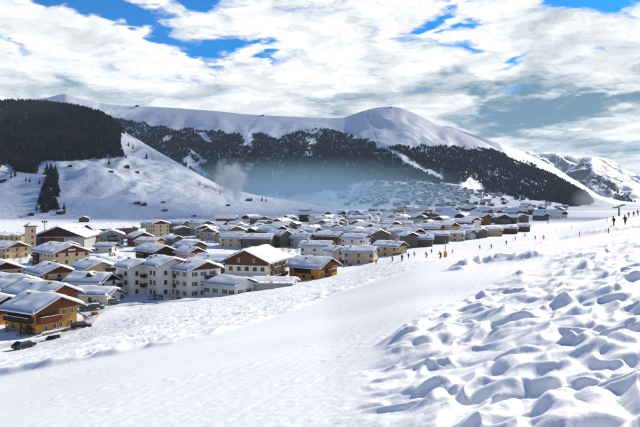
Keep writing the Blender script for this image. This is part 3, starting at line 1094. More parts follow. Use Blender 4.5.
# --- hotel with the dark gable
h = thing('hotel', 'white hotel with very wide dark brown gable and snowy porch roof', 'hotel', (-21.2, 208.6, FLOOR), R(-106))
wing(h, 18, 15, 8.4, R(24), M_CREAM, None, 35, T=.75, chim=1, ox=1.6, oy=1.4)
tpp = math.tan(R(24))
MB().prism([(-7.47, 7.0), (7.47, 7.0), (7.47, 8.3), (0, 8.3 + 7.47 * tpp), (-7.47, 8.3)], 9.004, 9.09).build('gable', M_WOODB, h)
MB().box(9.004, 9.05, -7.45, 7.45, 0, 6.98).build('white_facade', M_WHITE, h)
for c in (-5.4, -2.6, .2, 3.0, 5.6):
    add_window(h, 18.1, 15, 'g', c, 5.9, 1.3, 1.25, M_FRAMEB)
    add_window(h, 18.1, 15, 'g', c, 1.5, 1.3, 1.6, M_FRAMEB)
for c in (-2.6, 2.6):
    add_window(h, 18.18, 15, 'g', c, 8.6, .8, 1.2, M_FRAME)
pc = MB().prism([(0, 3.9), (2.4, 3.2), (2.4, 3.4), (0, 4.1)], -7.6, 7.6).build('porch_roof', M_WOODD, h, (9.1, 0, 0), R(-90))
MB().prism([(0.02, 4.12), (2.5, 3.36), (2.5, 3.7), (0.02, 4.55)], -7.7, 7.7).build('porch_snow', M_RSNOW, pc)
for k in range(3):
    for c in (-6, -2, 2, 6):
        add_window(h, 18, 15, 'r', c, 1.5 + 2.7 * k, 1.1, 1.3, M_FRAMEB)
    if k:
        add_balcony(h, 18, 15, 'r', -3.5, 2.7 * k, 6.5, M_WOODB, 1.3)
        add_balcony(h, 18, 15, 'r', 4.5, 2.7 * k, 5.5, M_WOODB, 1.3)
house('brown timber house with snowy roof attached left of the dark-gabled hotel', -36.5, 219, -14, 13, 11, 6.6, M_WOODR, M_WOODR, 20, 2, seed=36, T=.6)
house('low snow-buried garage in front of the dark-gabled hotel', -13.5, 183.5, -8, 12, 7, 2.0, M_WHITE, M_WOODD, 10, 0, 'garage', 'garage', seed=37, T=.8, chim=0, faces=[])

# --- ochre chalet by the piste
h = house('ochre chalet with brown timber end at the edge of the ski piste', -2.3, 213, -33, 12, 11.5, 4.8, M_OCHRE, None, 23, 2, seed=38, faces=[], T=.6, chim=3, ox=1.5, oy=1.4)
MB().prism([(-5.7, 3.6), (-2.2, 3.6), (-2.2, .3), (2.4, .3), (2.4, 4.6), (5.7, 4.6), (5.7, 4.72), (0, 4.72 + 5.7 * math.tan(R(23))), (-5.7, 4.72)], 6.004, 6.08).build('gable', M_WOODR, h)
add_window(h, 12, 11.5, 'g', 4.0, 3.0, 1.2, 1.4, M_FRAMEB)
add_window(h, 12, 11.5, 'g', -4.0, 2.2, 1.0, 1.2, M_FRAMEB)
add_window(h, 12.16, 11.5, 'g', 0, 5.2, 1.0, 1.2, M_FRAMEB)
add_balcony(h, 12.16, 11.5, 'g', .4, 2.8, 4.6, M_WOODR, 1.3)
MB().box(-3.8, 2.8, -5.84, -5.755, 2.4, 4.65).build('timber_cladding', M_WOODD, h)
for c in (-3.5, 0, 3.5):
    add_window(h, 12, 11.5, 'l', c, 1.4, 1.1, 1.0, M_FRAMEB)

# --- houses of the middle distance, right of the hotel
MIDS = [
    (235, 247, -22, 13, 10, 5.6, M_CREAM, M_WOODD, 'cream house with dark gable end behind the brown timber house'),
    (259, 248, -12, 17, 11, 6.0, M_WOODG, M_WOODD, 'long grey timber house with wide snowy roof behind the hotel'),
    (279, 247, -40, 11, 10, 7.4, M_WOODG, M_WOODG, 'dark grey steep house right behind the hotel roof'),
    (294, 245, -50, 12, 10, 7.2, M_WOODG, M_WOODG, 'dark grey gabled house behind the ochre piste chalet'),
    (330, 246, -28, 15, 11, 6.4, M_WOODB, M_WOODB, 'brown barn-like house with snowy roof behind the white houses'),
    (317, 258, -14, 14, 9.5, 6.0, M_WHITE, M_WOODD, 'white house with long snowy roof beyond the ochre piste chalet'),
    (336, 261.5, -62, 8, 8, 5.0, M_WHITE, M_WHITE, 'small white gabled house beside the piste edge'),
    (361, 264, -16, 13, 10, 5.6, M_CREAM, M_WOODB, 'cream house with brown upper storey and shaded snow roof'),
    (390, 256.5, -36, 13, 10.5, 5.4, M_BEIGE, M_WOODB, 'beige house nearest the skiers at the piste edge'),
    (356, 248, -30, 14, 10, 6.0, M_WHITE, M_WOODG, 'white house with dark gable behind the cream house'),
    (376, 245, -72, 13, 11.5, 7.2, M_WOODG, M_WOODG, 'tall dark gabled house behind the beige piste house'),
    (409, 248, -80, 11, 7.5, 7.6, M_WOODG, M_WOODD, 'narrow dark block standing right of the beige piste house'),
    (423, 247.5, -12, 11, 9, 5.4, M_WOODG, M_WOODG, 'long dark timber house behind the ski slope crest'),
    (438, 244, -10, 13, 10, 6.0, M_WOODG, M_WOODD, 'large dark house just left of the orange padded pole'),
    (455, 241.5, -14, 12, 9, 5.2, M_CREAM, M_WOODG, 'cream house with grey gable behind the crest right of the orange padded pole'),
    (466, 240, -50, 10, 9, 5.2, M_GREY, M_WOODG, 'grey gabled house behind the crest of the ski slope'),
    (478, 238.5, -62, 9, 9, 5.4, M_WOODG, M_WOODG, 'small dark gabled house behind the crest of the ski slope'),
    (494, 236.5, -10, 11, 9, 5.4, M_BEIGE, M_WOODB, 'tan flat-fronted house behind the crest, right of the grey one'),
    (509, 234, -8, 12, 9, 5.0, M_WOODB, M_WOODD, 'brown long house behind the crest of the ski slope'),
    (524, 232, -20, 10, 9, 5.2, M_WOODB, M_WOODD, 'rightmost brown house peeping above the ski slope crest'),
    (212, 240, -100, 13, 12, 6.0, M_GREY, M_WOODG, 'grey house with open dark gable beside frosted trees'),
    (229, 237, -60, 13, 11, 6.2, M_GREY, M_WOODG, 'grey house with snowy roof right of the frosted trees'),
    (302, 247, -20, 11, 9, 5.8, M_GREY, M_WOODG, 'grey house with flat snowy roof between dark gables'),
    (345, 241, -35, 14, 11, 7.0, M_WOODG, M_WOODG, 'grey timber house behind the brown barn-like house'),
    (190, 262, -45, 10, 9, 4.6, M_PINK, M_WOODD, 'small rose house between the barns and the brown timber house'),
    (183, 255, -20, 9, 8, 3.6, M_WHITE, M_WOODB, 'little white house tucked behind the green-shuttered block'),
    (107, 252, -12, 10, 7, 3.2, M_WHITE, M_WOODD, 'low white shed beside the snowy field'),
]
for i, (u, v, th_, L_, W_, H_, wm, gm, lab) in enumerate(MIDS):
    x_, y_ = at(u, v)
    house(lab, x_, y_, th_, L_, W_, H_, wm, gm, random.Random(i).uniform(19, 25), 2, seed=50 + i, T=.6, chim=random.Random(i + 5).choice((1, 2)), winw=1.1, winh=1.3, z=FLOOR,
          spacing=3.4)

# --- prototypes copied for the further village: mid distance with parts, far ones as one mesh each
PLACED = [(o.location.x, o.location.y) for o in COL.objects if o.get('category') and o.parent is None]


def proto(wm, gm, L, Wd, H, pitch, seed):
    return house('x', 0, -5000 - seed * 40, -40, L, Wd, H, wm, gm, pitch, 2, seed=seed, z=FLOOR, faces=['g', 'l'], T=.65, chim=1, spacing=4.0)


PALETTE = [(M_WOODG, M_WOODG), (M_CREAM, M_WOODB), (M_WOODB, M_WOODD), (M_WHITE, M_WOODD), (M_GREY, M_WOODG), (M_BEIGE, M_WOODB), (M_WOODG, M_WOODD), (M_WHITE, M_WOODG)]
WORDS = ['grey timber', 'cream and brown', 'dark brown', 'white and dark timber', 'grey plaster', 'beige and brown', 'grey and dark timber', 'white and grey timber']
protos = [proto(w_, g_m, 11 + (i * 3) % 5, 9.5 + i % 3, 5.8 + (i % 4) * .6, 20 + i % 5, 100 + i) for i, (w_, g_m) in enumerate(PALETTE)]
first = [True] * len(protos)
rg = random.Random(21)


def clear_of(x, y, r):
    return all((x - a) ** 2 + (y - b) ** 2 > r * r for a, b in PLACED)


def far_mesh(name, wm, gm, L, Wd, H, pitch, T=.8):
    tp = math.tan(R(pitch))
    Rz = H + Wd / 2 * tp
    e = Wd / 2 + 1.0
    ze = Rz - e * tp
    b = MB()
    b.prism([(-Wd / 2, -3), (Wd / 2, -3), (Wd / 2, H), (0, Rz), (-Wd / 2, H)], -L / 2, L / 2, 0)
    b.prism([(-Wd / 2, H - 1.6), (Wd / 2, H - 1.6), (Wd / 2, H), (0, Rz), (-Wd / 2, H)], L / 2 + .02, L / 2 + .12, 1)
    b.prism([(-e, ze), (0, Rz), (e, ze), (e, ze + .3), (0, Rz + .3), (-e, ze + .3)], -L / 2 - 1, L / 2 + 1, 1)
    b.prism([(-e - .05, ze + .31), (0, Rz + .31), (e + .05, ze + .31), (e, ze + .31 + T * .7), (.8, Rz + .25 + T), (-.8, Rz + .25 + T), (-e, ze + .31 + T * .7)], -L / 2 - 1.05, L / 2 + 1.05, 2)
    for c in (-L / 4, L / 4):
        b.box(c - .6, c + .6, -Wd / 2 - .06, -Wd / 2 - .01, 1.0, 2.4, 3)
    for c in (-Wd / 4, Wd / 4):
        b.box(L / 2 + .13, L / 2 + .18, c - .6, c + .6, 1.0, 2.4, 3)
    return b.mesh(name, [wm, gm, M_RSNOW, M_GLASS])


FARM = [far_mesh('far_house', w_, g_m, 12 + i % 4, 10 + i % 3, 6 + i % 3, 20 + i % 4) for i, (w_, g_m) in enumerate(PALETTE)]
count_mid = 0
tries = 0
while count_mid < 78 and tries < 6000:
    tries += 1
    u = rg.uniform(176, 472)
    v = rg.uniform(224.5, 246)
    if v < 227 and u < 215:
        continue
    if v > 240 and not (215 < u < 430):
        continue
    if v > np.interp(u, [176, 230, 430, 520], [236, 246, 244, 230]):
        continue
    x_, y_ = at(u, v)
    if not clear_of(x_, y_, 15.5):
        continue
    PLACED.append((x_, y_))
    k = rg.randrange(len(protos))
    if first[k]:
        o = protos[k]
        first[k] = False
    else:
        o = copy_tree(protos[k])
    o.location = (x_, y_, FLOOR)
    o.rotation_euler.z = R(rg.choice((-20, -35, -50, -65, -80, -110)) + rg.uniform(-8, 8))
    s_ = rg.uniform(.82, 1.2)
    o.scale = (s_ * rg.uniform(.9, 1.25), s_, s_ * rg.uniform(.85, 1.1))
    o['label'] = WORDS[k] + ' chalet with snow-laden roof among the crowded village houses'
    o['group'] = WORDS[k] + ' chalets of the crowded village'
    count_mid += 1

# more chalets packed around the hall and the barns on the left
LEFT = [(70, 253, -60), (118, 236, -70), (172, 246, -40), (150, 250, -20), (96, 236, -110), (132, 233, -60), (176, 232, -55), (60, 262, -40), (44, 268, -50), (5, 252, -40), (18, 254, -60), (108, 231, -80),
        (66, 234, -95), (186, 229.5, -60), (20, 270, -30), (146, 228, -70)]
LEFT_AT = ['right below the big hall', 'behind the blue-grey house with balconies', 'just above the smaller grey-brown barn', 'left of the long dark barn', 'between the brown inn and the blue-grey house',
           'left of the tall cream block', 'right of the tall cream block', 'below the cream hotel', 'under the left end of the cream hotel', 'at the left edge above the beige house', 'left of the cream hotel',
           'in front of the broad brown inn roof', 'behind the right end of the big hall', 'at the edge of the field right of the cream block', 'among the cars at far left', 'behind the tall cream block']
for i, (u, v, th_) in enumerate(LEFT):
    x_, y_ = at(u, v)
    if not clear_of(x_, y_, 13):
        continue
    PLACED.append((x_, y_))
    k = (2, 4, 6, 1, 5, 0, 3)[i % 7]
    o = copy_tree(protos[k])
    s_ = (.7, .85, .78, .9)[i % 4]
    o.scale = (s_, s_, s_ * .9)
    o.location = (x_, y_, FLOOR)
    o.rotation_euler.z = R(th_)
    o['label'] = 'small ' + WORDS[k] + ' chalet ' + LEFT_AT[i]
    o['group'] = 'small chalets squeezed between the larger buildings'

ORD = ['leftmost', 'second from the left', 'third from the left', 'fourth from the left', 'fifth from the left', 'sixth from the left', 'seventh from the left', 'eighth from the left', 'ninth from the left',
       'tenth from the left', 'eleventh from the left', 'twelfth from the left', 'thirteenth from the left', 'fourteenth from the left', 'fifteenth from the left', 'sixteenth from the left', 'rightmost']
for k, wname in enumerate(WORDS):
    mine = sorted([o for o in COL.objects if o.get('group') == wname + ' chalets of the crowded village'], key=lambda o: o.location.x / o.location.y)
    for i, o in enumerate(mine):
        o['label'] = wname + ' chalet, ' + ORD[min(i, 16)] + ' of its kind in the village'

count_far = 0
tries = 0
while count_far < 135 and tries < 9000:
    tries += 1
    u = rg.uniform(225, 570)
    v = rg.uniform(207.5, 225)
    if v < np.interp(u, [225, 300, 335, 350, 450, 570], [223, 221.5, 219, 212, 207.5, 207.5]):
        continue
    if v > np.interp(u, [225, 500, 570], [225.5, 225.5, 217]):
        continue
    x_, y_ = at(u, v)
    if not clear_of(x_, y_, 17 + (y_ - 650) * .012):
        continue
    PLACED.append((x_, y_))
    k = rg.choice((0, 0, 2, 4, 6, 6, 7, 3, 1))
    o = link('far_house', FARM[k], None, (x_, y_, FLOOR), R(rg.choice((-10, -35, -60, -90, -120)) + rg.uniform(-9, 9)))
    s_ = rg.uniform(.95, 1.35)
    o.scale = (s_ * rg.uniform(1, 1.4), s_, s_)
    tag(o, 'tiny snow-roofed ' + WORDS[k] + ' house in the far end of the valley village', 'house', 'far village houses, ' + WORDS[k])
    count_far += 1

count_hill = 0
tries = 0
while count_hill < 190 and tries < 4000:
    tries += 1
    u = rg.gauss(440, 62)
    v = rg.uniform(181, 207)
    if not (335 < u < 575):
        continue
    if v < np.interp(u, [335, 365, 430, 470, 520, 575], [196, 184, 183, 190, 197, 204]) or v > np.interp(u, [335, 400, 575], [208, 206, 207]):
        continue
    if u > 470 and 198 < v < 204 and rg.random() < .8:
        continue
    if v > 199 and rg.random() < .5:
        continue
    x_, y_, z_ = hit(u, v, 1700)
    if not clear_of(x_, y_, 20):
        continue
    PLACED.append((x_, y_))
    k = rg.choice((0, 0, 2, 4, 6, 6, 7, 3, 1))
    o = link('hillside_house', FARM[k], None, (x_, y_, z_ - .5), R(rg.choice((-70, -90, -110, -20)) + rg.uniform(-12, 12)))
    s_ = rg.uniform(1.0, 1.4)
    o.scale = (s_ * 1.2, s_ * 1.1, s_)
    tag(o, 'tiny ' + WORDS[k] + ' house of the hamlet scattered below the forest', 'house', 'hillside hamlet houses, ' + WORDS[k])
    count_hill += 1
for k, o in enumerate(protos):
    if first[k]:
        for ch in list(o.children_recursive):
            bpy.data.objects.remove(ch)
        bpy.data.objects.remove(o)


# ------------------------------------------------------------------ trees
def conifer_mesh(seed, m, tiers=15, per=9, spread=.20, top=0.0):
    rg_ = random.Random(seed)
    b = MB()
    for t in range(tiers):
        f = t / (tiers - 1)
        zc_ = .08 + .90 * f
        ln = spread * (1 - f) ** .8 * rg_.uniform(.85, 1.15) + .02
        n = max(4, int(per * (1 - .45 * f)))
        off = rg_.uniform(0, 6.28)
        for k in range(n):
            if rg_.random() < .10:
                continue
            a = off + 6.283 * k / n + rg_.uniform(-.2, .2)
            l_ = ln * rg_.uniform(.7, 1.2)
            wd = l_ * rg_.uniform(.30, .45) + .008
            dr = l_ * rg_.uniform(.35, .7)
            c, s = math.cos(a), math.sin(a)
            z_ = zc_ + rg_.uniform(-.02, .02)
            b.add([(0, 0, z_ + .03), (c * l_ * .6 - s * wd, s * l_ * .6 + c * wd, z_ - dr * .5), (c * l_, s * l_, z_ - dr), (c * l_ * .6 + s * wd, s * l_ * .6 - c * wd, z_ - dr * .5)],
                  [(0, 1, 2), (0, 2, 3)])
    b.add([(-.012, 0, .9), (.012, 0, .9), (0, .012, .9), (0, 0, 1.03)], [(0, 1, 3), (1, 2, 3), (2, 0, 3)])
    return b.mesh('crown', m)


TRUNK = MB().tube([(0, 0, -.04), (0, 0, .3), (0, 0, .9)], [.022, .016, .004], 6).mesh('trunk', M_BARK)
CROWNS = [conifer_mesh(i, M_NEEDLE if i < 3 else M_NEEDLE2, 15, 9, .19 + .02 * (i % 3)) for i in range(5)]


def tree(u, v, hpx, label, group=None, k=0, ymin=300., name='conifer_tree', wide=1.25):
    x_, y_, z_ = hit(u, v, ymin)
    h_ = hpx / F * y_
    t_ = thing(name, label, 'tree', (x_, y_, z_ - .2), random.Random(int(u * 7 + v)).uniform(0, 6), group)
    t_.scale = (h_ * wide, h_ * wide, h_)
    link('trunk', TRUNK, t_)
    link('crown', CROWNS[k % 5], t_)
    return t_


rg = random.Random(5)
clumps = [((50.5, 176), (6, 8.5), 26, 'upper clump of dark conifers on the white slope'), ((46, 198), (6, 12), 30, 'lower larger clump of dark conifers on the white slope'),
          ((55, 190), (3.5, 4), 5, 'lower larger clump of dark conifers on the white slope'), ((55.5, 205), (6, 5), 10, 'lower larger clump of dark conifers on the white slope')]
kk = 0
for (cu, cv), (ru, rv), n, nm in clumps:
    for i in range(n):
        a = rg.uniform(0, 6.283)
        q_ = math.sqrt(rg.random())
        tree(cu + ru * q_ * math.cos(a), cv + rv * q_ * math.sin(a) + 3, rg.uniform(8.5, 12), 'dark conifer standing in the ' + nm, nm, kk, wide=1.6)
        kk += 1
singles = [(11, 178, 6, 'grey leafless-looking tree nearest the hut at the far left'), (15, 176.5, 8, 'taller tree right beside the grey one near the left hut'),
           (26, 181, 4.5, 'small conifer, left of a pair below the forest edge'), (29.5, 182, 5, 'small conifer, right of a pair below the forest edge'),
           (39.5, 184, 5, 'lone small conifer left of the upper tree clump'), (36.5, 210.5, 6.5, 'short conifer at the lower left of the big clump'),
           (64, 210.5, 9, 'slender tree right of the big clump beside a hut'), (146.5, 158.5, 6, 'lone conifer standing on the open white spur'),
           (133, 148.5, 4.5, 'small conifer just off the right forest edge'), (128.5, 146, 4.5, 'small conifer closest to the right forest edge'),
           (126, 158, 5, 'conifer at the lower right corner of the dark forest'), (109, 164.5, 6, 'conifer at the bottom rim of the dark forest'),
           (262, 201, 5, 'tree below the white smoke plume'), (266, 201.5, 4.5, 'second tree below the white smoke plume')]
for i, (u, v, hp, lb) in enumerate(singles):
    tree(u, v, hp, lb, None, i)
for i in range(7):
    tree(330 + i * 4 + rg.uniform(-1, 1), 200 + i * .9 + rg.uniform(-.8, .8), rg.uniform(3, 4.4), 'dark tree in the strip of wood above the far village', 'trees in the strip above the far village', i, 1200)


def frost_mesh(seed):
    rg_ = random.Random(seed)
    b = MB()
    for i in range(150):
        a = rg_.uniform(0, 6.283)
        z_ = rg_.uniform(.22, 1.0)
        rr = .33 * math.sin(math.pi * min(1, (z_ - .12) / .95)) ** .6 * math.sqrt(rg_.random())
        p = Vector((rr * math.cos(a), rr * math.sin(a), z_))
        d = Vector((math.cos(a), math.sin(a), rg_.uniform(.4, 1.6))).normalized() * rg_.uniform(.07, .14)
        s_ = d.cross(Vector((rg_.uniform(-1, 1), rg_.uniform(-1, 1), .3))).normalized() * .022
        b.add([p - s_, p + s_, p + d], [(0, 1, 2)])
    return b.mesh('crown', M_FROST)


def limb_mesh(seed):
    rg_ = random.Random(seed)
    b = MB().tube([(0, 0, -.04), (.01, 0, .25), (0, .01, .6), (.01, .01, .85)], [.025, .02, .012, .004], 5)
    for i in range(7):
        a = i * 2.4
        z_ = .22 + .07 * i
        b.tube([(0, 0, z_), (.2 * math.cos(a), .2 * math.sin(a), z_ + .2)], [.012, .004], 4)
    return b.mesh('trunk', M_BARK)


FR = [(frost_mesh(i), limb_mesh(i)) for i in range(3)]
frost = [(203, 243, 8), (207, 244, 9), (211, 243.5, 8), (215, 244, 9.5), (219, 243.5, 8), (199, 241, 6), (194, 240, 5), (188, 239.5, 5), (182, 239, 5), (176, 238.5, 4.5),
         (98, 243, 6), (87, 242, 6), (92, 246, 5), (127, 246, 6), (283, 253, 7), (289, 254, 8), (297, 254, 7), (341, 252, 6), (377, 252, 6), (14, 262, 7), (20, 264, 6), (240, 250, 6), (249, 251, 6),
         (406, 243, 6), (310, 236, 5), (268, 234, 5), (322, 227, 4), (360, 226, 4), (395, 230, 4.5), (420, 226, 4), (452, 222, 4), (470, 224, 4.5), (526, 229, 8), (548, 224.5, 4), (540, 221, 4)]
for i in range(11):
    u, v = 198 + i * 2.6 + rg.uniform(-1, 1), 186 + i * .9 + rg.uniform(-.8, .8)
    x_, y_, z_ = hit(u, v, 500)
    hh = rg.uniform(4, 5.5) / F * y_
    t_ = thing('frosted_tree', 'grey leafless tree in the short row left of the white plume', 'tree', (x_, y_, z_ - .3), i * 1.1, 'leafless trees beside the white plume')
    t_.scale = (hh * 1.3, hh * 1.3, hh)
    link('trunk', FR[i % 3][1], t_)
    link('crown', FR[i % 3][0], t_)
for i, (u, v, hp) in enumerate(frost):
    x_, y_ = at(u, v)
    hh = hp / F * y_
    t_ = thing('frosted_tree', 'bare frost-grey tree between the village houses' if i > 4 else 'bare frost-grey tree in the thicket beside the grey house', 'tree', (x_, y_, FLOOR - .1), i * 1.3,
               'bare frosted trees in the village' if i > 4 else 'thicket of frosted trees')
    t_.scale = (hh, hh, hh)
    link('trunk', FR[i % 3][1], t_)
    link('crown', FR[i % 3][0], t_)

# low snow-dusted bushes in gardens and along lanes
BUSH = []
for i in range(3):
    rg_ = random.Random(70 + i)
    b = MB()
    for k in range(90):
        a_ = rg_.uniform(0, 6.283)
        rr = math.sqrt(rg_.random()) * .5
        p_ = Vector((rr * math.cos(a_), rr * math.sin(a_), rg_.uniform(.02, .75) * (1 - rr * rr)))
        d_ = Vector((math.cos(a_), math.sin(a_), rg_.uniform(.3, 1.4))).normalized() * rg_.uniform(.12, .28)
        s_ = d_.cross(Vector((rg_.uniform(-1, 1), rg_.uniform(-1, 1), .3))).normalized() * .06
        b.add([p_ - s_, p_ + s_, p_ + d_], [(0, 1, 2)])
    BUSH.append(b.mesh('garden_bush', [M_NEEDLE2 if i else M_FROST]))
rb = random.Random(99)
spots = [(100, 302), (104, 300.5), (73, 286), (68, 290), (62, 287), (120, 300), (152, 301), (158, 302), (176, 303), (170, 304), (66, 276), (44, 281), (30, 284), (10, 300), (34, 262), (20, 258), (28, 252), (40, 256),
         (98, 258), (92, 262), (112, 256), (120, 259), (140, 262), (182, 262), (196, 266), (222, 262), (300, 262), (304, 259), (343, 268), (350, 267), (375, 262), (398, 260), (276, 292), (262, 290), (248, 293), (14, 330), (10, 334),
         (18, 326), (26, 337), (88, 322), (8, 322), (96, 306)]
for i, (u, v) in enumerate(spots):
    x_, y_ = at(u, v)
    z_ = float(ground_z(np.array([x_]), np.array([y_]))[0])
    o = link('garden_bush', BUSH[i % 3], None, (x_, y_, z_ - .05), i * 1.7)
    s_ = rb.uniform(1.2, 2.6)
    o.scale = (s_ * 1.2, s_ * 1.2, s_)
    tag(o, 'low leafless bush in the snow between the village houses', 'bush', 'bushes between the houses')

# ------------------------------------------------------------------ huts on the white slope
HUT = None


def hut(u, v, wpx, label, wm=M_WOODD):
    x_, y_, z_ = hit(u, v, 500)
    w_ = wpx / F * y_
    t_ = thing('mountain_hut', label, 'hut', (x_, y_, z_ - .3), R(-60 + (u * 13) % 50), 'huts on the white slope')
    L_, W_, H_ = w_ * .85, w_ * .7, w_ * .32
    tp_ = math.tan(R(24))
    Rz = H_ + W_ / 2 * tp_
    MB().prism([(-W_ / 2, -2.5), (W_ / 2, -2.5), (W_ / 2, H_), (0, Rz), (-W_ / 2, H_)], -L_ / 2, L_ / 2).build('wall', wm, t_)
    e = W_ / 2 + .5
    ze = Rz - e * tp_
    MB().prism([(-e, ze), (0, Rz), (e, ze), (e, ze + .25), (0, Rz + .25), (-e, ze + .25)], -L_ / 2 - .5, L_ / 2 + .5).build('roof', M_WOODD, t_)
    MB().prism([(-e, ze + .26), (0, Rz + .26), (e, ze + .26), (e, ze + .6), (0, Rz + .75), (-e, ze + .6)], -L_ / 2 - .5, L_ / 2 + .5).build('roof_snow', M_RSNOW, t_)


for u, v, w_, lb in [(2.5, 182.5, 7, 'brown hut on the slope at the far left'), (70, 167, 4.5, 'dark hut high on the slope right of the upper clump'), (111, 172.5, 4.5, 'dark hut below the middle of the forest'),
                     (127, 168, 6, 'long low hut below the right forest corner'), (137, 173, 4, 'small hut right of the long low hut'), (137, 204, 6, 'left hut of the pair low on the spur'),
                     (143.5, 205.5, 6, 'right hut of the pair low on the spur'), (163, 203, 4, 'tiny hut right of the low pair'), (165, 211, 5, 'hut near the foot of the spur'),
                     (31, 215.5, 6.5, 'dark hut at the slope foot left of the big clump'), (61, 214, 8, 'dark hut at the slope foot under the big clump'), (194, 216.5, 4, 'small hut at the field edge under the spur'),
                     (228, 206, 4, 'hut under the smoke plume'), (249, 201, 6, 'pale hut at the foot of the smoke plume'), (20.5, 217.5, 2.5, 'tiny dark hut at the slope foot near the left edge')]:
    hut(u, v, w_, lb)
x_, y_ = at(84, 222)
house('brown hut with bright roof at the far edge of the snowy field', x_, y_, -70, 14, 12, 4.5, M_WOODB, M_WOODB, 24, 1, 'hut', 'field_hut', seed=91, z=FLOOR, chim=0)
x_, y_ = at(300, 215.2)
house('long pale blue-roofed hall under the spur beyond the field', x_, y_, -8, 42, 16, 9, M_GREY, M_GREY, 16, 1, 'hall', 'valley_hall', seed=92, z=FLOOR, chim=0, spacing=5)
x_, y_ = at(424, 215)
house('flat dark hall with snowy roof right of the crane', x_, y_, -6, 30, 14, 9, M_WOODG, M_WOODG, 10, 1, 'hall', 'valley_hall', seed=93, z=FLOOR, chim=0, spacing=5)

# ------------------------------------------------------------------ crane
M_CRANE = mat('faded_crane_paint', (.42, .24, .12), .7, .2)
x_, y_ = at(403, 236)
t_ = thing('tower_crane', 'orange tower crane with long jib above the far village', 'crane', (x_, y_, FLOOR), R(-4))
b = MB()
hm = 19.5
for sx in (-.6, .6):
    for sy in (-.6, .6):
        b.box(sx - .1, sx + .1, sy - .1, sy + .1, -1, hm)
for k in range(13):
    z_ = k * 1.5
    for sy in (-.6, .6):
        b.tube([(-.6, sy, z_), (.6, sy, z_ + 1.5)], .06, 4)
    for sx in (-.6, .6):
        b.tube([(sx, -.6, z_), (sx, .6, z_ + 1.5)], .06, 4)
b.build('mast', M_CRANE, t_)
b = MB()
for zz, yy in ((hm, -.5), (hm, .5), (hm + 1.1, 0)):
    b.tube([(-7.5, yy, zz), (26, yy, zz)], .13, 4)
for k in range(17):
    b.tube([(-7 + 2 * k, -.5, hm), (-6 + 2 * k, 0, hm + 1.1), (-5 + 2 * k, .5, hm)], .07, 4)
b.build('jib', M_CRANE, t_)
MB().tube([(0, 0, hm), (0, 0, hm + 3.6)], [.5, .1], 4).tube([(0, 0, hm + 3.5), (17, 0, hm + 1.1)], .05, 4).tube([(0, 0, hm + 3.5), (-6.5, 0, hm + 1)], .05, 4).build('tower_head', M_CRANE, t_)
MB().box(-7.4, -5.2, -.8, .8, hm - 2.0, hm - .1).build('counterweight', M_STONE, t_)
MB().box(.7, 2.1, -.7, .7, hm - 2.0, hm - .1).build('cab', M_WHITE, t_)

# ------------------------------------------------------------------ floodlight mast in the left village
x_, y_ = at(44.7, 246)
t_ = thing('floodlight_mast', 'tall floodlight mast with lamp cluster in front of the hall', 'light mast', (x_, y_, FLOOR))
MB().tube([(0, 0, -1), (0, 0, 14.5)], [.28, .16], 8).build('pole', M_DARKM, t_)
MB().box(-1.7, 1.7, -.1, .1, 14.3, 14.6).box(-1.4, 1.4, -.1, .1, 13.3, 13.5).build('crossbar', M_DARKM, t_)
for k in range(3):
    MB().box(-1.7 + 1.2 * k, -.8 + 1.2 * k, -.45, -.1, 14.5, 15.4).build('lamp_head', M_DARKM, t_)
for i, (u, v, hp) in enumerate([(123.5, 243, 16), (157, 238, 14), (109, 243, 14), (186, 238, 12), (6, 190, 6)]):
    if v > 200:
        x_, y_ = at(u, v)
        z_ = FLOOR
    else:
        x_, y_, z_ = hit(u, v, 500)
    lab = ['thin lamp post beside the red-brown house', 'thin lamp post near the cream block', 'thin lamp post at the corner of the blue-grey house', 'thin lamp post beside the snowy field', 'lone pole on the slope at far left'][i]
    t_ = thing('lamp_post', lab, 'lamp post', (x_, y_, z_))
    hh = hp / F * y_
    MB().tube([(0, 0, -1), (0, 0, hh)], [.14, .08], 6).build('pole', M_DARKM, t_)
    MB().box(-.2, 1.0, -.15, .15, hh, hh + .16).build('lamp_head', M_DARKM, t_)

# ------------------------------------------------------------------ fence along the snowy field
pts = [at(u, v) for u, v in [(84, 248), (92, 247.4), (100, 247.6), (108, 248), (116, 248.8), (124, 249.8)]]
t_ = thing('field_fence', 'low dark board fence along the near side of the snowy field', 'fence', (pts[0][0], pts[0][1], FLOOR))
for i in range(len(pts) - 1):
    ax, ay = pts[i][0] - pts[0][0], pts[i][1] - pts[0][1]
    bx, by = pts[i + 1][0] - pts[0][0], pts[i + 1][1] - pts[0][1]
    MB().tube([(ax, ay, .9), (bx, by, .9)], .12, 4).build('rail', M_WOODD, t_)
    MB().tube([(ax, ay, .4), (bx, by, .4)], .12, 4).build('rail', M_WOODD, t_)
    MB().box(ax - .12, ax + .12, ay - .12, ay + .12, -.5, 1.3).build('post', M_WOODD, t_)

# ------------------------------------------------------------------ packed-snow lanes
M_LANE = mat('packed_snow', (.60, .61, .63), .8, .16, .5, .3, 3)


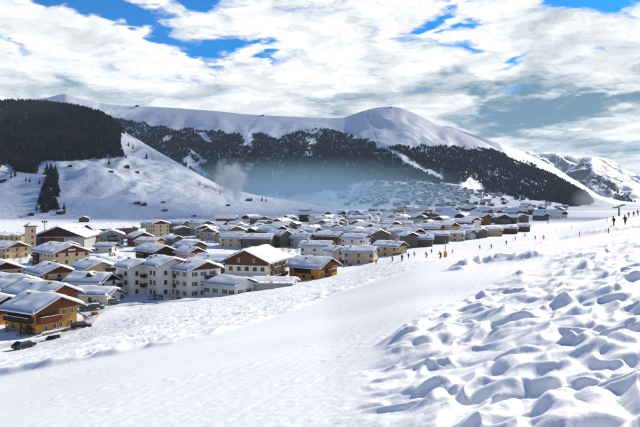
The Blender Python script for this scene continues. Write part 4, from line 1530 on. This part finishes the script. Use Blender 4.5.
def lane(pts, w):
    P_ = [Vector(at(u, v)) for u, v in pts]
    line = []
    for i in range(len(P_) - 1):
        n = max(2, int((P_[i + 1] - P_[i]).length / .8))
        line += [P_[i].lerp(P_[i + 1], k / n) for k in range(n)]
    line.append(P_[-1])
    for _ in range(12):
        line = [line[0]] + [(line[i - 1] + line[i] * 2 + line[i + 1]) / 4 for i in range(1, len(line) - 1)] + [line[-1]]
    offs = np.array([-1, -.72, -.45, -.15, .15, .45, .72, 1]) * w / 2
    prof_ = np.array([-.35, .16, .05, .10, .10, .05, .16, -.35])
    rows = []
    for i, p in enumerate(line):
        d_ = (line[min(i + 1, len(line) - 1)] - line[max(i - 1, 0)]).normalized()
        n_ = Vector((-d_.y, d_.x))
        xs = p.x + n_.x * offs
        ys = p.y + n_.y * offs
        rows.append(np.stack([xs, ys, ground_z(xs, ys) + prof_ + .03], -1))
    V = np.concatenate(rows)
    o = link('village_lane', np_mesh('village_lane', V, grid_quads(len(line), len(offs))[:, ::-1], [M_LANE]))
    o['kind'] = 'structure'


lane([(-12, 350), (10, 346.5), (35, 344), (62, 340), (84, 331), (93, 320), (104, 311), (125, 306), (160, 306), (200, 306)], 4.0)
lane([(5, 290), (20, 284.5), (40, 286), (60, 292), (70, 300), (84, 312), (92, 319)], 3.4)
lane([(100, 292), (112, 276), (118, 262), (100, 256), (86, 254), (40, 262), (20, 272)], 3.6)
lane([(330, 268), (348, 264), (372, 256), (384, 249), (400, 246)], 3.4)

# ------------------------------------------------------------------ cars
def car(x, y, rz, col, label, snowy=True, z=None):
    z = float(ground_z(np.array([x]), np.array([y]))[0]) if z is None else z
    t_ = thing('parked_car', label, 'car', (x, y, z), R(rz), 'cars parked in the snowy village')
    pm = mat('car_paint_' + col[0], col[1], .3, .05, spec=.5)
    pr = [(-2.1, .35), (2.1, .35), (2.15, .75), (1.3, .95), (.75, 1.42), (-1.15, 1.46), (-1.9, 1.0), (-2.15, .8)]
    n = len(pr)
    vs, fs = [], []
    for (yy, sc_) in ((-.82, .97), (-.78, 1.0), (.78, 1.0), (.82, .97)):
        for (px, pz) in pr:
            tuck = .14 if pz > 1.1 else 0
            vs.append((px * sc_, yy * (1 - tuck), pz))
    for k in range(3):
        for i in range(n):
            fs.append((k * n + i, k * n + (i + 1) % n, (k + 1) * n + (i + 1) % n, (k + 1) * n + i))
    fs += [tuple(range(n)), tuple(3 * n + i for i in range(n - 1, -1, -1))]
    bd = MB().add(vs, [f[::-1] for f in fs]).build('body', pm, t_)
    for s in (-1, 1):
        MB().add([(1.12, s * .832, 1.0), (.68, s * .74, 1.36), (-1.05, s * .74, 1.38), (-1.6, s * .832, 1.02)], [(0, 1, 2, 3) if s > 0 else (3, 2, 1, 0)]).build('side_window', M_GLASSC, bd)
        for wx in (-1.3, 1.32):
            w_ = MB().tube([(wx, s * .62, .33), (wx, s * .85, .33)], .33, 12).build('wheel', M_TYRE, t_)
            MB().tube([(wx, s * .80, .33), (wx, s * .862, .33)], .19, 8).build('rim', M_METAL, w_)
        MB().box(2.08, 2.165, s * .6 - .16, s * .6 + .16, .60, .74).build('headlight', M_FRAME, t_)
    MB().add([(1.30, -.66, 1.0), (1.30, .66, 1.0), (.80, .62, 1.42), (.80, -.62, 1.42)], [(0, 1, 2, 3)]).build('windscreen', M_GLASSC, bd)
    if snowy:
        MB().box(-1.05, .62, -.62, .62, 1.45, 1.56).build('snow_cover', M_RSNOW, t_)
        MB().box(1.32, 2.0, -.6, .6, .90, .97).build('snow_cover', M_RSNOW, t_)


BLACK = ('black', (.012, .012, .014))
GREYC = ('grey', (.14, .15, .16))
BLUE = ('blue', (.03, .06, .12))
REDC = ('red', (.28, .03, .02))
SILV = ('silver', (.40, .41, .42))
x_, y_ = at(81, 331.5)
z_ = None
car(x_, y_, 22, BLACK, 'black estate car parked in front of the ochre yellow chalet', False, z_)
x_, y_ = at(24, 350.5)
z_ = None
car(x_, y_, 62, BLACK, 'dark car with snow on its roof at the lower left', True, z_)
for (u, v, rz, c_, lb) in [(88, 311, 20, BLUE, 'dark blue car left of the low white annex'), (96, 310.5, 15, GREYC, 'grey car right beside the dark blue car'), (15, 283, 40, BLUE, 'left dark car of the pair behind the snowy roofs'),
                           (22, 281, 40, BLACK, 'right dark car of the pair behind the snowy roofs'), (3, 288, 10, BLACK, 'dark car at the left edge behind the wide roof'), (5, 293.5, 10, REDC, 'dark red car at the left edge'),
                           (33, 263, 70, SILV, 'silver car below the cream hotel'), (88, 252, 0, SILV, 'silver car beside the big hall'), (93, 251.5, 0, GREYC, 'grey car beside the big hall'),
                           (345, 263.5, 20, REDC, 'red car between the small white house and the cream house'), (112, 305, 15, GREYC, 'grey car right of the low white annex')]:
    x_, y_ = at(u, v)
    car(x_, y_, rz, c_, lb)
# snow blower and snowmobile-like machine
x_, y_ = at(93.5, 318)
z_ = float(ground_z(np.array([x_]), np.array([y_]))[0])
t_ = thing('snow_blower', 'small orange snow blower right of the black car', 'snow blower', (x_, y_, z_), R(30))
MB().box(-.5, .5, -.35, .35, .25, .85).build('body', M_ORANGE, t_)
MB().box(.5, .95, -.55, .55, .05, .65).build('auger_housing', M_RED, t_)
MB().tube([(.4, 0, .8), (.5, 0, 1.3), (.75, 0, 1.5)], .12, 8).build('chute', M_ORANGE, t_)
MB().tube([(-.5, -.25, .8), (-1.1, -.25, 1.1)], .03, 6).tube([(-.5, .25, .8), (-1.1, .25, 1.1)], .03, 6).build('handlebar', M_DARKM, t_)
for s in (-1, 1):
    MB().tube([(-.1, s * .3, .28), (-.1, s * .5, .28)], .28, 10).build('wheel', M_TYRE, t_)
x_, y_ = at(54, 343)
z_ = float(ground_z(np.array([x_]), np.array([y_]))[0])
t_ = thing('snowmobile', 'small dark snowmobile parked on the snow below the ochre yellow chalet', 'snowmobile', (x_, y_, z_), R(25))
MB().prism([(-.4, .2), (.4, .2), (.35, .55), (.2, .75), (-.2, .75), (-.35, .55)], -.1, 1.1).build('body', M_DARKM, t_)
MB().box(-1.2, .0, -.25, .25, .45, .7).build('seat', M_TYRE, t_)
MB().box(-1.5, .4, -.22, .22, .02, .4).build('track', M_TYRE, t_)
for s in (-1, 1):
    MB().box(.3, 1.5, s * .45 - .07, s * .45 + .07, .0, .06).build('ski', M_RED, t_)
MB().add([(.75, -.3, .74), (.75, .3, .74), (.5, .25, 1.1), (.5, -.25, 1.1)], [(0, 1, 2, 3)]).build('windshield', M_GLASSC, t_)

# ------------------------------------------------------------------ ski lift pylon, padded pole, piste markers
x_, y_ = (619 - U0) / F * 300, 300.0
zg = float(ground_z(np.array([x_]), np.array([y_]))[0])
zt = (V0 - 207) / F * 300
t_ = thing('lift_pylon', 'T-shaped ski lift pylon with tilted crossarm behind the slope crest', 'lift pylon', (x_, y_, zg), R(8))
hp_ = zt - zg
MB().tube([(0, 0, -1), (0, 0, hp_)], [.42, .32], 10).build('mast', M_DARKM, t_)
arm = MB().tube([(-2.7, 0, hp_ - .55), (2.7, 0, hp_ + 1.05)], .26, 6).build('crossarm', M_DARKM, t_)
for s in (-1, 1):
    b = MB()
    cx, cz = s * 2.2, hp_ + .25 + s * .65
    b.box(cx - .15, cx + .15, -1.8, 1.8, cz - .12, cz + .1)
    sh = b.build('sheave_beam', M_DARKM, t_)
    for k in range(4):
        MB().tube([(cx - .1, -1.5 + k, cz + .2), (cx + .1, -1.5 + k, cz + .2)], .25, 10).build('wheel', M_TYRE, sh)
x_, y_, z_ = hit(445.3, 257)
hh = 16.5 / F * y_
t_ = thing('padded_pole', 'thin steel pole wrapped in orange padding among the skiers', 'pole', (x_, y_, z_))
MB().tube([(0, 0, -.5), (0, 0, hh)], [.11, .08], 8).build('pole', M_METAL, t_)
MB().tube([(0, 0, 0), (0, 0, .15), (0, 0, hh * .30), (0, 0, hh * .32)], [.42, .46, .46, .3], 10).build('padding', M_ORANGE, t_)
MB().box(-.06, .06, -.5, .5, hh - .35, hh - .1).build('sign_plate', M_METAL, t_)
mk = [(579.5, 237, 5, 'red piste marker pole above the bumpy bank'), (608.5, 233.5, 5, 'red piste marker pole below the two skiers'), (607, 222, 5, 'grey piste marker pole near the slope crest'),
      (571.5, 229, 3.5, 'short piste marker pole near the slope crest'), (141, 311, 4.5, 'dark short post in the snow below the white apartments'), (556, 231.5, 3, 'short dark marker at mid slope')]
for u, v, hpx, lb in mk:
    x_, y_, z_ = hit(u, v)
    hh = hpx / F * y_
    t_ = thing('piste_marker', lb, 'marker pole', (x_, y_, z_))
    red = 'red' in lb
    MB().tube([(0, 0, -.3), (0, 0, hh)], .05 if red else .06, 6).build('pole', M_RED if red else M_DARKM, t_)
    MB().tube([(0, 0, hh * .75), (0, 0, hh + .04)], .075, 6).build('cap', M_RED if red else M_DARKM, t_)

# small lift lines high on the mountain
for i in range(13):
    f = i / 12
    u, v = 262 - 17 * f - 2.5 * math.sin(f * 3.1), 115.5 + 26 * f
    x_, y_, z_ = hit(u, v, 2000)
    t_ = thing('lift_pylon', 'tiny pylon in the curved lift line climbing the left white ridge', 'lift pylon', (x_, y_, z_), 0, 'pylons of the left lift line')
    MB().tube([(0, 0, -3), (0, 0, 12)], [1.9, 1.5], 5).build('mast', M_DARKM, t_)
    MB().box(-3.5, 3.5, -.6, .6, 10.5, 11.8).build('crossarm', M_DARKM, t_)
for i in range(12):
    f = i / 11
    u, v = 367.5 + 11.5 * f, 116 + 28 * f
    x_, y_, z_ = hit(u, v, 2000)
    t_ = thing('lift_pylon', 'tiny pylon in the straight lift line below the rounded summit', 'lift pylon', (x_, y_, z_), 0, 'pylons of the summit lift line')
    MB().tube([(0, 0, -3), (0, 0, 12)], [1.7, 1.4], 5).build('mast', M_DARKM, t_)
    MB().box(-3, 3, -.5, .5, 9.5, 10.6).build('crossarm', M_DARKM, t_)
for u, v, w_, lb in [(137, 107, 3, 'dark lift station on the left ridge line'), (263, 116, 2.2, 'small lift station at the top of the left line'), (391, 108.2, 1.8, 'hut on the rounded summit'), (368, 114.8, 1.8, 'hut at the top of the summit lift')]:
    x_, y_, z_ = hit(u, v, 2000)
    ww = w_ / F * y_
    t_ = thing('lift_station', lb, 'lift station', (x_, y_, z_), R(-75))
    MB().prism([(-ww / 2, -4), (ww / 2, -4), (ww / 2, ww * .28), (0, ww * .42), (-ww / 2, ww * .28)], -ww * .3, ww * .3).build('wall', M_DARKM, t_)
    MB().prism([(-ww * .55, ww * .27), (0, ww * .43), (ww * .55, ww * .27), (ww * .55, ww * .33), (0, ww * .5), (-ww * .55, ww * .33)], -ww * .35, ww * .35).build('roof', M_DARKM, t_)


# ------------------------------------------------------------------ people
def skin_body(name, joints, edges, root):
    me = bpy.data.meshes.new(name)
    me.from_pydata([j[0] for j in joints], edges, [])
    o = bpy.data.objects.new(name, me)
    COL.objects.link(o)
    o.modifiers.new('skin', 'SKIN')
    o.modifiers.new('sub', 'SUBSURF').levels = 1
    for i, j in enumerate(joints):
        me.skin_vertices[0].data[i].radius = (j[1], j[1] * (j[2] if len(j) > 2 else 1))
        me.skin_vertices[0].data[i].use_root = (i == root)
    dg = bpy.context.evaluated_depsgraph_get()
    dg.update()
    res = bpy.data.meshes.new_from_object(o.evaluated_get(dg))
    bpy.data.objects.remove(o)
    return res


def person_mesh(pose):
    # facing +X, z up, feet on z = 0.06 (on skis)
    if pose == 'ski':
        hip, kn, an = (-.18, .72), (.16, .46), (-.04, .12)
        ch, nk, hd = (.06, 1.17), (.16, 1.38), (.20, 1.56)
        el, wr = (.16, .36, 1.02), (.44, .30, 1.02)
    elif pose == 'stand':
        hip, kn, an = (0, .92), (.03, .50), (0, .12)
        ch, nk, hd = (0, 1.34), (.02, 1.52), (.03, 1.68)
        el, wr = (.02, .32, 1.12), (.20, .34, .96)
    else:
        hip, kn, an = (-.05, .88), (.08, .49), (-.02, .12)
        ch, nk, hd = (.06, 1.30), (.11, 1.48), (.14, 1.63)
        el, wr = (-.06, .34, 1.10), (.16, .40, 1.02)
    J = [((hip[0], 0, hip[1]), .15, 1.0), (((hip[0] + ch[0]) / 2, 0, (hip[1] + ch[1]) / 2), .15), ((ch[0], 0, ch[1]), .17), ((nk[0], 0, nk[1]), .07),
         ((hd[0], 0, hd[1] - .06), .09), ((hd[0], 0, hd[1] + .07), .095)]
    E = [(0, 1), (1, 2), (2, 3), (3, 4), (4, 5)]
    for s in (-1, 1):
        st = .22 * s if pose == 'walk' else 0
        b = len(J)
        J += [((hip[0], s * .11, hip[1] - .06), .105), ((kn[0] + st * .6, s * .13, kn[1]), .08), ((an[0] + st, s * .13, an[1] + .05), .06), ((an[0] + st + .16, s * .13, .09), .05)]
        E += [(0, b), (b, b + 1), (b + 1, b + 2), (b + 2, b + 3)]
        b = len(J)
        J += [((ch[0], s * .20, ch[1] + .08), .085), ((el[0], s * el[1], el[2]), .062), ((wr[0], s * wr[1], wr[2]), .048), ((wr[0] + .09, s * wr[1], wr[2] - .02), .045)]
        E += [(2, b), (b, b + 1), (b + 1, b + 2), (b + 2, b + 3)]
    me = skin_body('body_' + pose, J, E, 0)
    split = hip[1] + .02
    head = nk[1] + .02
    for p in me.polygons:
        z_ = p.center.z
        p.material_index = 2 if z_ > head else (1 if z_ < split and abs(p.center.y) < .26 else 0)
        p.use_smooth = True
    return me, hd, wr, an


POSES = {p: person_mesh(p) for p in ('ski', 'stand', 'walk')}
JK = {'black': (.015, .015, .018), 'red': (.35, .03, .025), 'navy': (.02, .03, .07), 'orange': (.6, .18, .03), 'dark grey': (.05, .05, .055), 'blue': (.03, .10, .28), 'white': (.7, .7, .7), 'dark green': (.02, .06, .04)}


def skier(u, v, pose, jacket, pants, face, label, skis=True):
    x_, y_ = plane_xy(u, v)
    z_ = float(ground_z(np.array([x_]), np.array([y_]))[0])
    t_ = thing('person', label, 'person', (x_, y_, z_ - .02), R(face), 'people on the ski slope')
    src, hd, wr, an = POSES[pose]
    me = src.copy()
    me.materials.clear()
    for m_ in (mat('jacket_' + jacket.replace(' ', '_'), JK[jacket], .7, .1), mat('trousers_' + pants.replace(' ', '_'), JK[pants], .7, .1), M_SKIN):
        me.materials.append(m_)
    link('body', me, t_)
    h_ = MB()
    n = 8
    for k in range(4):
        a0 = k / 3 * math.pi / 2
        for i in range(n):
            t = 2 * math.pi * i / n
            h_.v.append((hd[0] - .01 + .125 * math.cos(a0) * math.cos(t), .115 * math.cos(a0) * math.sin(t), hd[1] + .04 + .13 * math.sin(a0)))
    for k in range(3):
        for i in range(n):
            h_.f.append((k * n + i, k * n + (i + 1) % n, (k + 1) * n + (i + 1) % n, (k + 1) * n + i))
            h_.m.append(0)
    h_.build('helmet', MATS['jacket_' + jacket.replace(' ', '_')], t_, smooth=True)
    for s in (-1, 1):
        st = .22 * s if pose == 'walk' else 0
        if skis:
            MB().box(an[0] - .75 + st, an[0] + .85 + st, s * .13 - .045, s * .13 + .045, .0, .03).tube([(an[0] + .85 + st, s * .13, .015), (an[0] + 1.0 + st, s * .13, .10)], [.035, .02], 4).build('ski', M_RED if jacket != 'red' else M_DARKM, t_)
            MB().tube([(wr[0] + .1, s * wr[1], wr[2] + .08), (wr[0] + (-.25 if pose == 'ski' else .05), s * (wr[1] + .1), .03)], .012, 5).build('ski_pole', M_DARKM, t_)


PEOPLE = [
    (376, 266, 'stand', 'black', 'black', -120, 'person in black at the far left of the piste crowd', False),
    (358.5, 267.5, 'stand', 'red', 'dark grey', -100, 'person in red beside the cream house at the piste edge', False),
    (392.5, 263, 'ski', 'black', 'black', -150, 'skier in black below the beige piste house'),
    (402, 262.5, 'stand', 'dark grey', 'black', -60, 'skier in dark grey right of the one in black below the beige house'),
    (414.5, 257.5, 'ski', 'navy', 'black', -160, 'skier in navy halfway between the beige house and the padded pole'),
    (408.5, 259, 'walk', 'dark green', 'black', -140, 'skier in dark green just left of the navy one'),
    (426.5, 258.5, 'ski', 'black', 'dark grey', -170, 'skier in black with grey trousers left of the padded pole'),
    (431.5, 254.5, 'stand', 'black', 'navy', -90, 'skier standing highest to the left of the padded pole'),
    (440.5, 260, 'ski', 'black', 'black', -140, 'skier in black lowest on the piste below the padded pole'),
    (452.3, 254, 'walk', 'dark grey', 'black', -30, 'skier just right of the padded pole'),
    (479.8, 250, 'stand', 'black', 'black', -80, 'left skier of the three in a row right of the padded pole'),
    (491.5, 249, 'ski', 'black', 'navy', -160, 'middle skier of the three in a row right of the padded pole'),
    (506.3, 245.5, 'stand', 'black', 'dark grey', -100, 'right skier of the three in a row right of the padded pole'),
    (535.3, 240, 'ski', 'dark grey', 'black', -150, 'left of two tiny skiers at mid slope'),
    (543.6, 240.5, 'stand', 'orange', 'black', -100, 'orange-jacketed right one of two tiny skiers at mid slope'),
    (613.8, 226.2, 'walk', 'black', 'navy', -160, 'striding skier in black, left of the pair below the crest group'),
    (625.2, 225.2, 'walk', 'black', 'red', -150, 'striding skier with red trousers, right of the pair below the crest group'),
    (628.8, 218, 'stand', 'red', 'black', -110, 'left one of three people gathered at the right end of the crest'),
    (633.6, 217.6, 'walk', 'black', 'red', -60, 'middle one of three people gathered at the right end of the crest'),
    (637.8, 217.2, 'stand', 'red', 'navy', -120, 'right one of three people gathered at the right end of the crest'),
    (515.5, 240.5, 'ski', 'navy', 'black', -160, 'small skier in navy between the row of three and the mid-slope pair'),
    (525, 237, 'ski', 'black', 'black', -150, 'small skier in black near the crest, left of the mid-slope pair'),
]
for p in PEOPLE:
    skier(*p)


# ------------------------------------------------------------------ smoke, steam and air
def vol_mat(name, col, dens, aniso=0.0, noise=None, fall=None):
    m = bpy.data.materials.new(name)
    m.use_nodes = True
    T = NT(m.node_tree)
    T.n.remove(T.n['Principled BSDF'])
    o = T.n['Material Output']
    pv = T.new('ShaderNodeVolumePrincipled')
    pv.inputs['Color'].default_value = col + (1,)
    pv.inputs['Density'].default_value = dens
    pv.inputs['Anisotropy'].default_value = aniso
    if noise and not fall:
        g = T.new('ShaderNodeTexCoord')
        n = T.noise(g.outputs['Object'], noise[0], 4, .6)
        T.l.new(T.ramp(n, noise[1], noise[2], 0, dens), pv.inputs['Density'])
    if fall:
        g = T.new('ShaderNodeTexCoord')
        r_ = T.vec('LENGTH', T.vec('MULTIPLY', g.outputs['Object'], tuple(1 / f for f in fall)))
        dn = T.math('MULTIPLY', T.ramp(r_, 1.05, .1), dens)
        if noise:
            dn = T.math('MULTIPLY', dn, T.ramp(T.noise(g.outputs['Object'], noise[0], 5, .65), noise[1], noise[2]))
        T.l.new(dn, pv.inputs['Density'])
    T.l.new(pv.outputs[0], o.inputs['Volume'])
    return m


def lump(name, pts, m, label, cat, seed=0, amp=.25, nseg=18, squash=1.0):
    """a continuous puff swept along pts = [(x, y, z, radius)], relative to the first point"""
    b = MB()
    o0 = Vector(pts[0][:3])
    n = len(pts)
    rg_ = random.Random(seed)
    for i, (x, y, z, r_) in enumerate(pts):
        for k in range(nseg):
            t = 2 * math.pi * k / nseg
            w = r_ * (1 + amp * float(perlin(np.array([math.cos(t) * 1.7 + i * .55 + seed]), np.array([math.sin(t) * 1.7 + i * .3]), seed)[0]) * 1.6)
            b.v.append((x - o0.x + w * math.cos(t), y - o0.y + w * squash * math.sin(t), z - o0.z))
    for i in range(n - 1):
        for k in range(nseg):
            b.f.append((i * nseg + k, i * nseg + (k + 1) % nseg, (i + 1) * nseg + (k + 1) % nseg, (i + 1) * nseg + k))
    b.f.append(tuple(range(nseg - 1, -1, -1)))
    b.f.append(tuple((n - 1) * nseg + k for k in range(nseg)))
    b.m = [0] * len(b.f)
    o = b.build(name, m, None, tuple(o0), smooth=True)
    o['kind'] = 'stuff'
    o['label'] = label
    o['category'] = cat
    return o


def px(u, v, y):
    return ((u - U0) / F * y, y, (V0 - v) / F * y)


# chimney smoke in the far village
V_CH = vol_mat('chimney_steam', (.95, .95, .95), .45)
for i, (u, v, dr) in enumerate([(333, 226, -2), (338.5, 226.5, -1.5), (373, 219.5, -5.5), (379.5, 222, -3)]):
    y_ = -FLOOR * F / (v + 9 - V0)
    pr = []
    for k in range(9):
        f = k / 8
        uu = u + dr * f ** 1.5
        vv = v - (10 if i < 2 else 7) * f
        pr.append(px(uu, vv, y_) + ((.25 + 1.1 * math.sin(math.pi * min(1, f * .93 + .05)) ** .8) / F * y_,))
    lump('chimney_smoke', pr, V_CH, ['left of two white chimney plumes over the village', 'right of two white chimney plumes over the village', 'slanting white chimney plume left of the crane', 'short white chimney plume just left of the crane'][i], 'smoke', 20 + i, .2, 10)


def bank(name, cx, cy, cz, rx, ry, rz_, m, label, seed):
    bm = bmesh.new()
    bmesh.ops.create_icosphere(bm, subdivisions=4, radius=1.0)
    for v in bm.verts:
        p = v.co
        w = 1 + .22 * float(fbm(np.array([p.x * 1.6 + seed]), np.array([p.y * 1.6 + p.z * 2.1]), 3, seed)[0])
        v.co = Vector((p.x * rx * w, p.y * ry * w, p.z * rz_ * w))
    me = bpy.data.meshes.new(name)
    bm.to_mesh(me)
    bm.free()
    me.materials.append(m)
    o = link(name, me, None, (cx, cy, cz))
    o['kind'] = 'stuff'
    o['label'] = label
    o['category'] = 'smoke'
    return o


V_BLUE = vol_mat('blue_smoke', (.42, .66, .82), .0023, fall=(640, 480, 125))
x_, y_, z_ = px(300, 194, 1950)
bank('valley_smoke', x_, y_, z_, 640, 480, 125, V_BLUE, 'bank of blue smoke hanging before the forested mountain', 31)
# white plume at the foot of the spur: a leaning stem and a wide ragged head
x_, y_, z_ = px(230, 178, 1030)
bank('smoke_plume', x_, y_, z_, 33, 30, 36, vol_mat('plume_head', (.99, .985, .97), .30, .2, (.055, .40, .72), (33, 30, 36)), 'wide ragged head of the white plume drifting off the spur', 3)
x_, y_, z_ = px(237, 190, 1025)
bank('smoke_plume', x_, y_, z_, 11, 11, 26, vol_mat('plume_stem', (.99, .985, .97), .34, .2, (.10, .36, .68), (11, 11, 26)), 'narrow rising stem of the white plume at the foot of the spur', 5)
V_GREY = vol_mat('grey_smoke', (.72, .74, .78), .006, fall=(85, 120, 62))
x_, y_, z_ = px(592, 200, 2500)
bank('drifting_smoke', x_, y_, z_, 85, 120, 62, V_GREY, 'grey drifting smoke at the foot of the rocky peak', 37)

V_HAZE = vol_mat('valley_air', (.62, .80, .95), .00002)
hz = MB().box(-9000, 12000, -400, 15000, FLOOR - 30, 1100).build('haze', V_HAZE)
hz['kind'] = 'stuff'


# ------------------------------------------------------------------ unseen cloud bank, added out of frame to shade the mountains
def shade_cloud_mat():
    m = bpy.data.materials.new('cloud')
    m.use_nodes = True
    T = NT(m.node_tree)
    b = T.n['Principled BSDF']
    b.inputs['Base Color'].default_value = (.85, .86, .88, 1)
    b.inputs['Roughness'].default_value = 1
    b.inputs['Specular IOR Level'].default_value = 0
    tr = T.new('ShaderNodeBsdfTransparent')
    mx = T.new('ShaderNodeMixShader')
    g = T.new('ShaderNodeNewGeometry')
    n = T.noise(g.outputs['Position'], .0016, 6, .6)
    T.l.new(T.ramp(n, .35, .62, .14, .46), mx.inputs[0])
    T.l.new(tr.outputs[0], mx.inputs[1])
    T.l.new(b.outputs[0], mx.inputs[2])
    T.l.new(mx.outputs[0], T.n['Material Output'].inputs['Surface'])
    return m


M_SHADE_CLOUD = shade_cloud_mat()
o = bank('shade_cloud', 4700, 8800, 3850, 2150, 2300, 170, M_SHADE_CLOUD, 'unseen cloud bank added out of frame to shade the mountains', 44)
o['category'] = 'cloud'
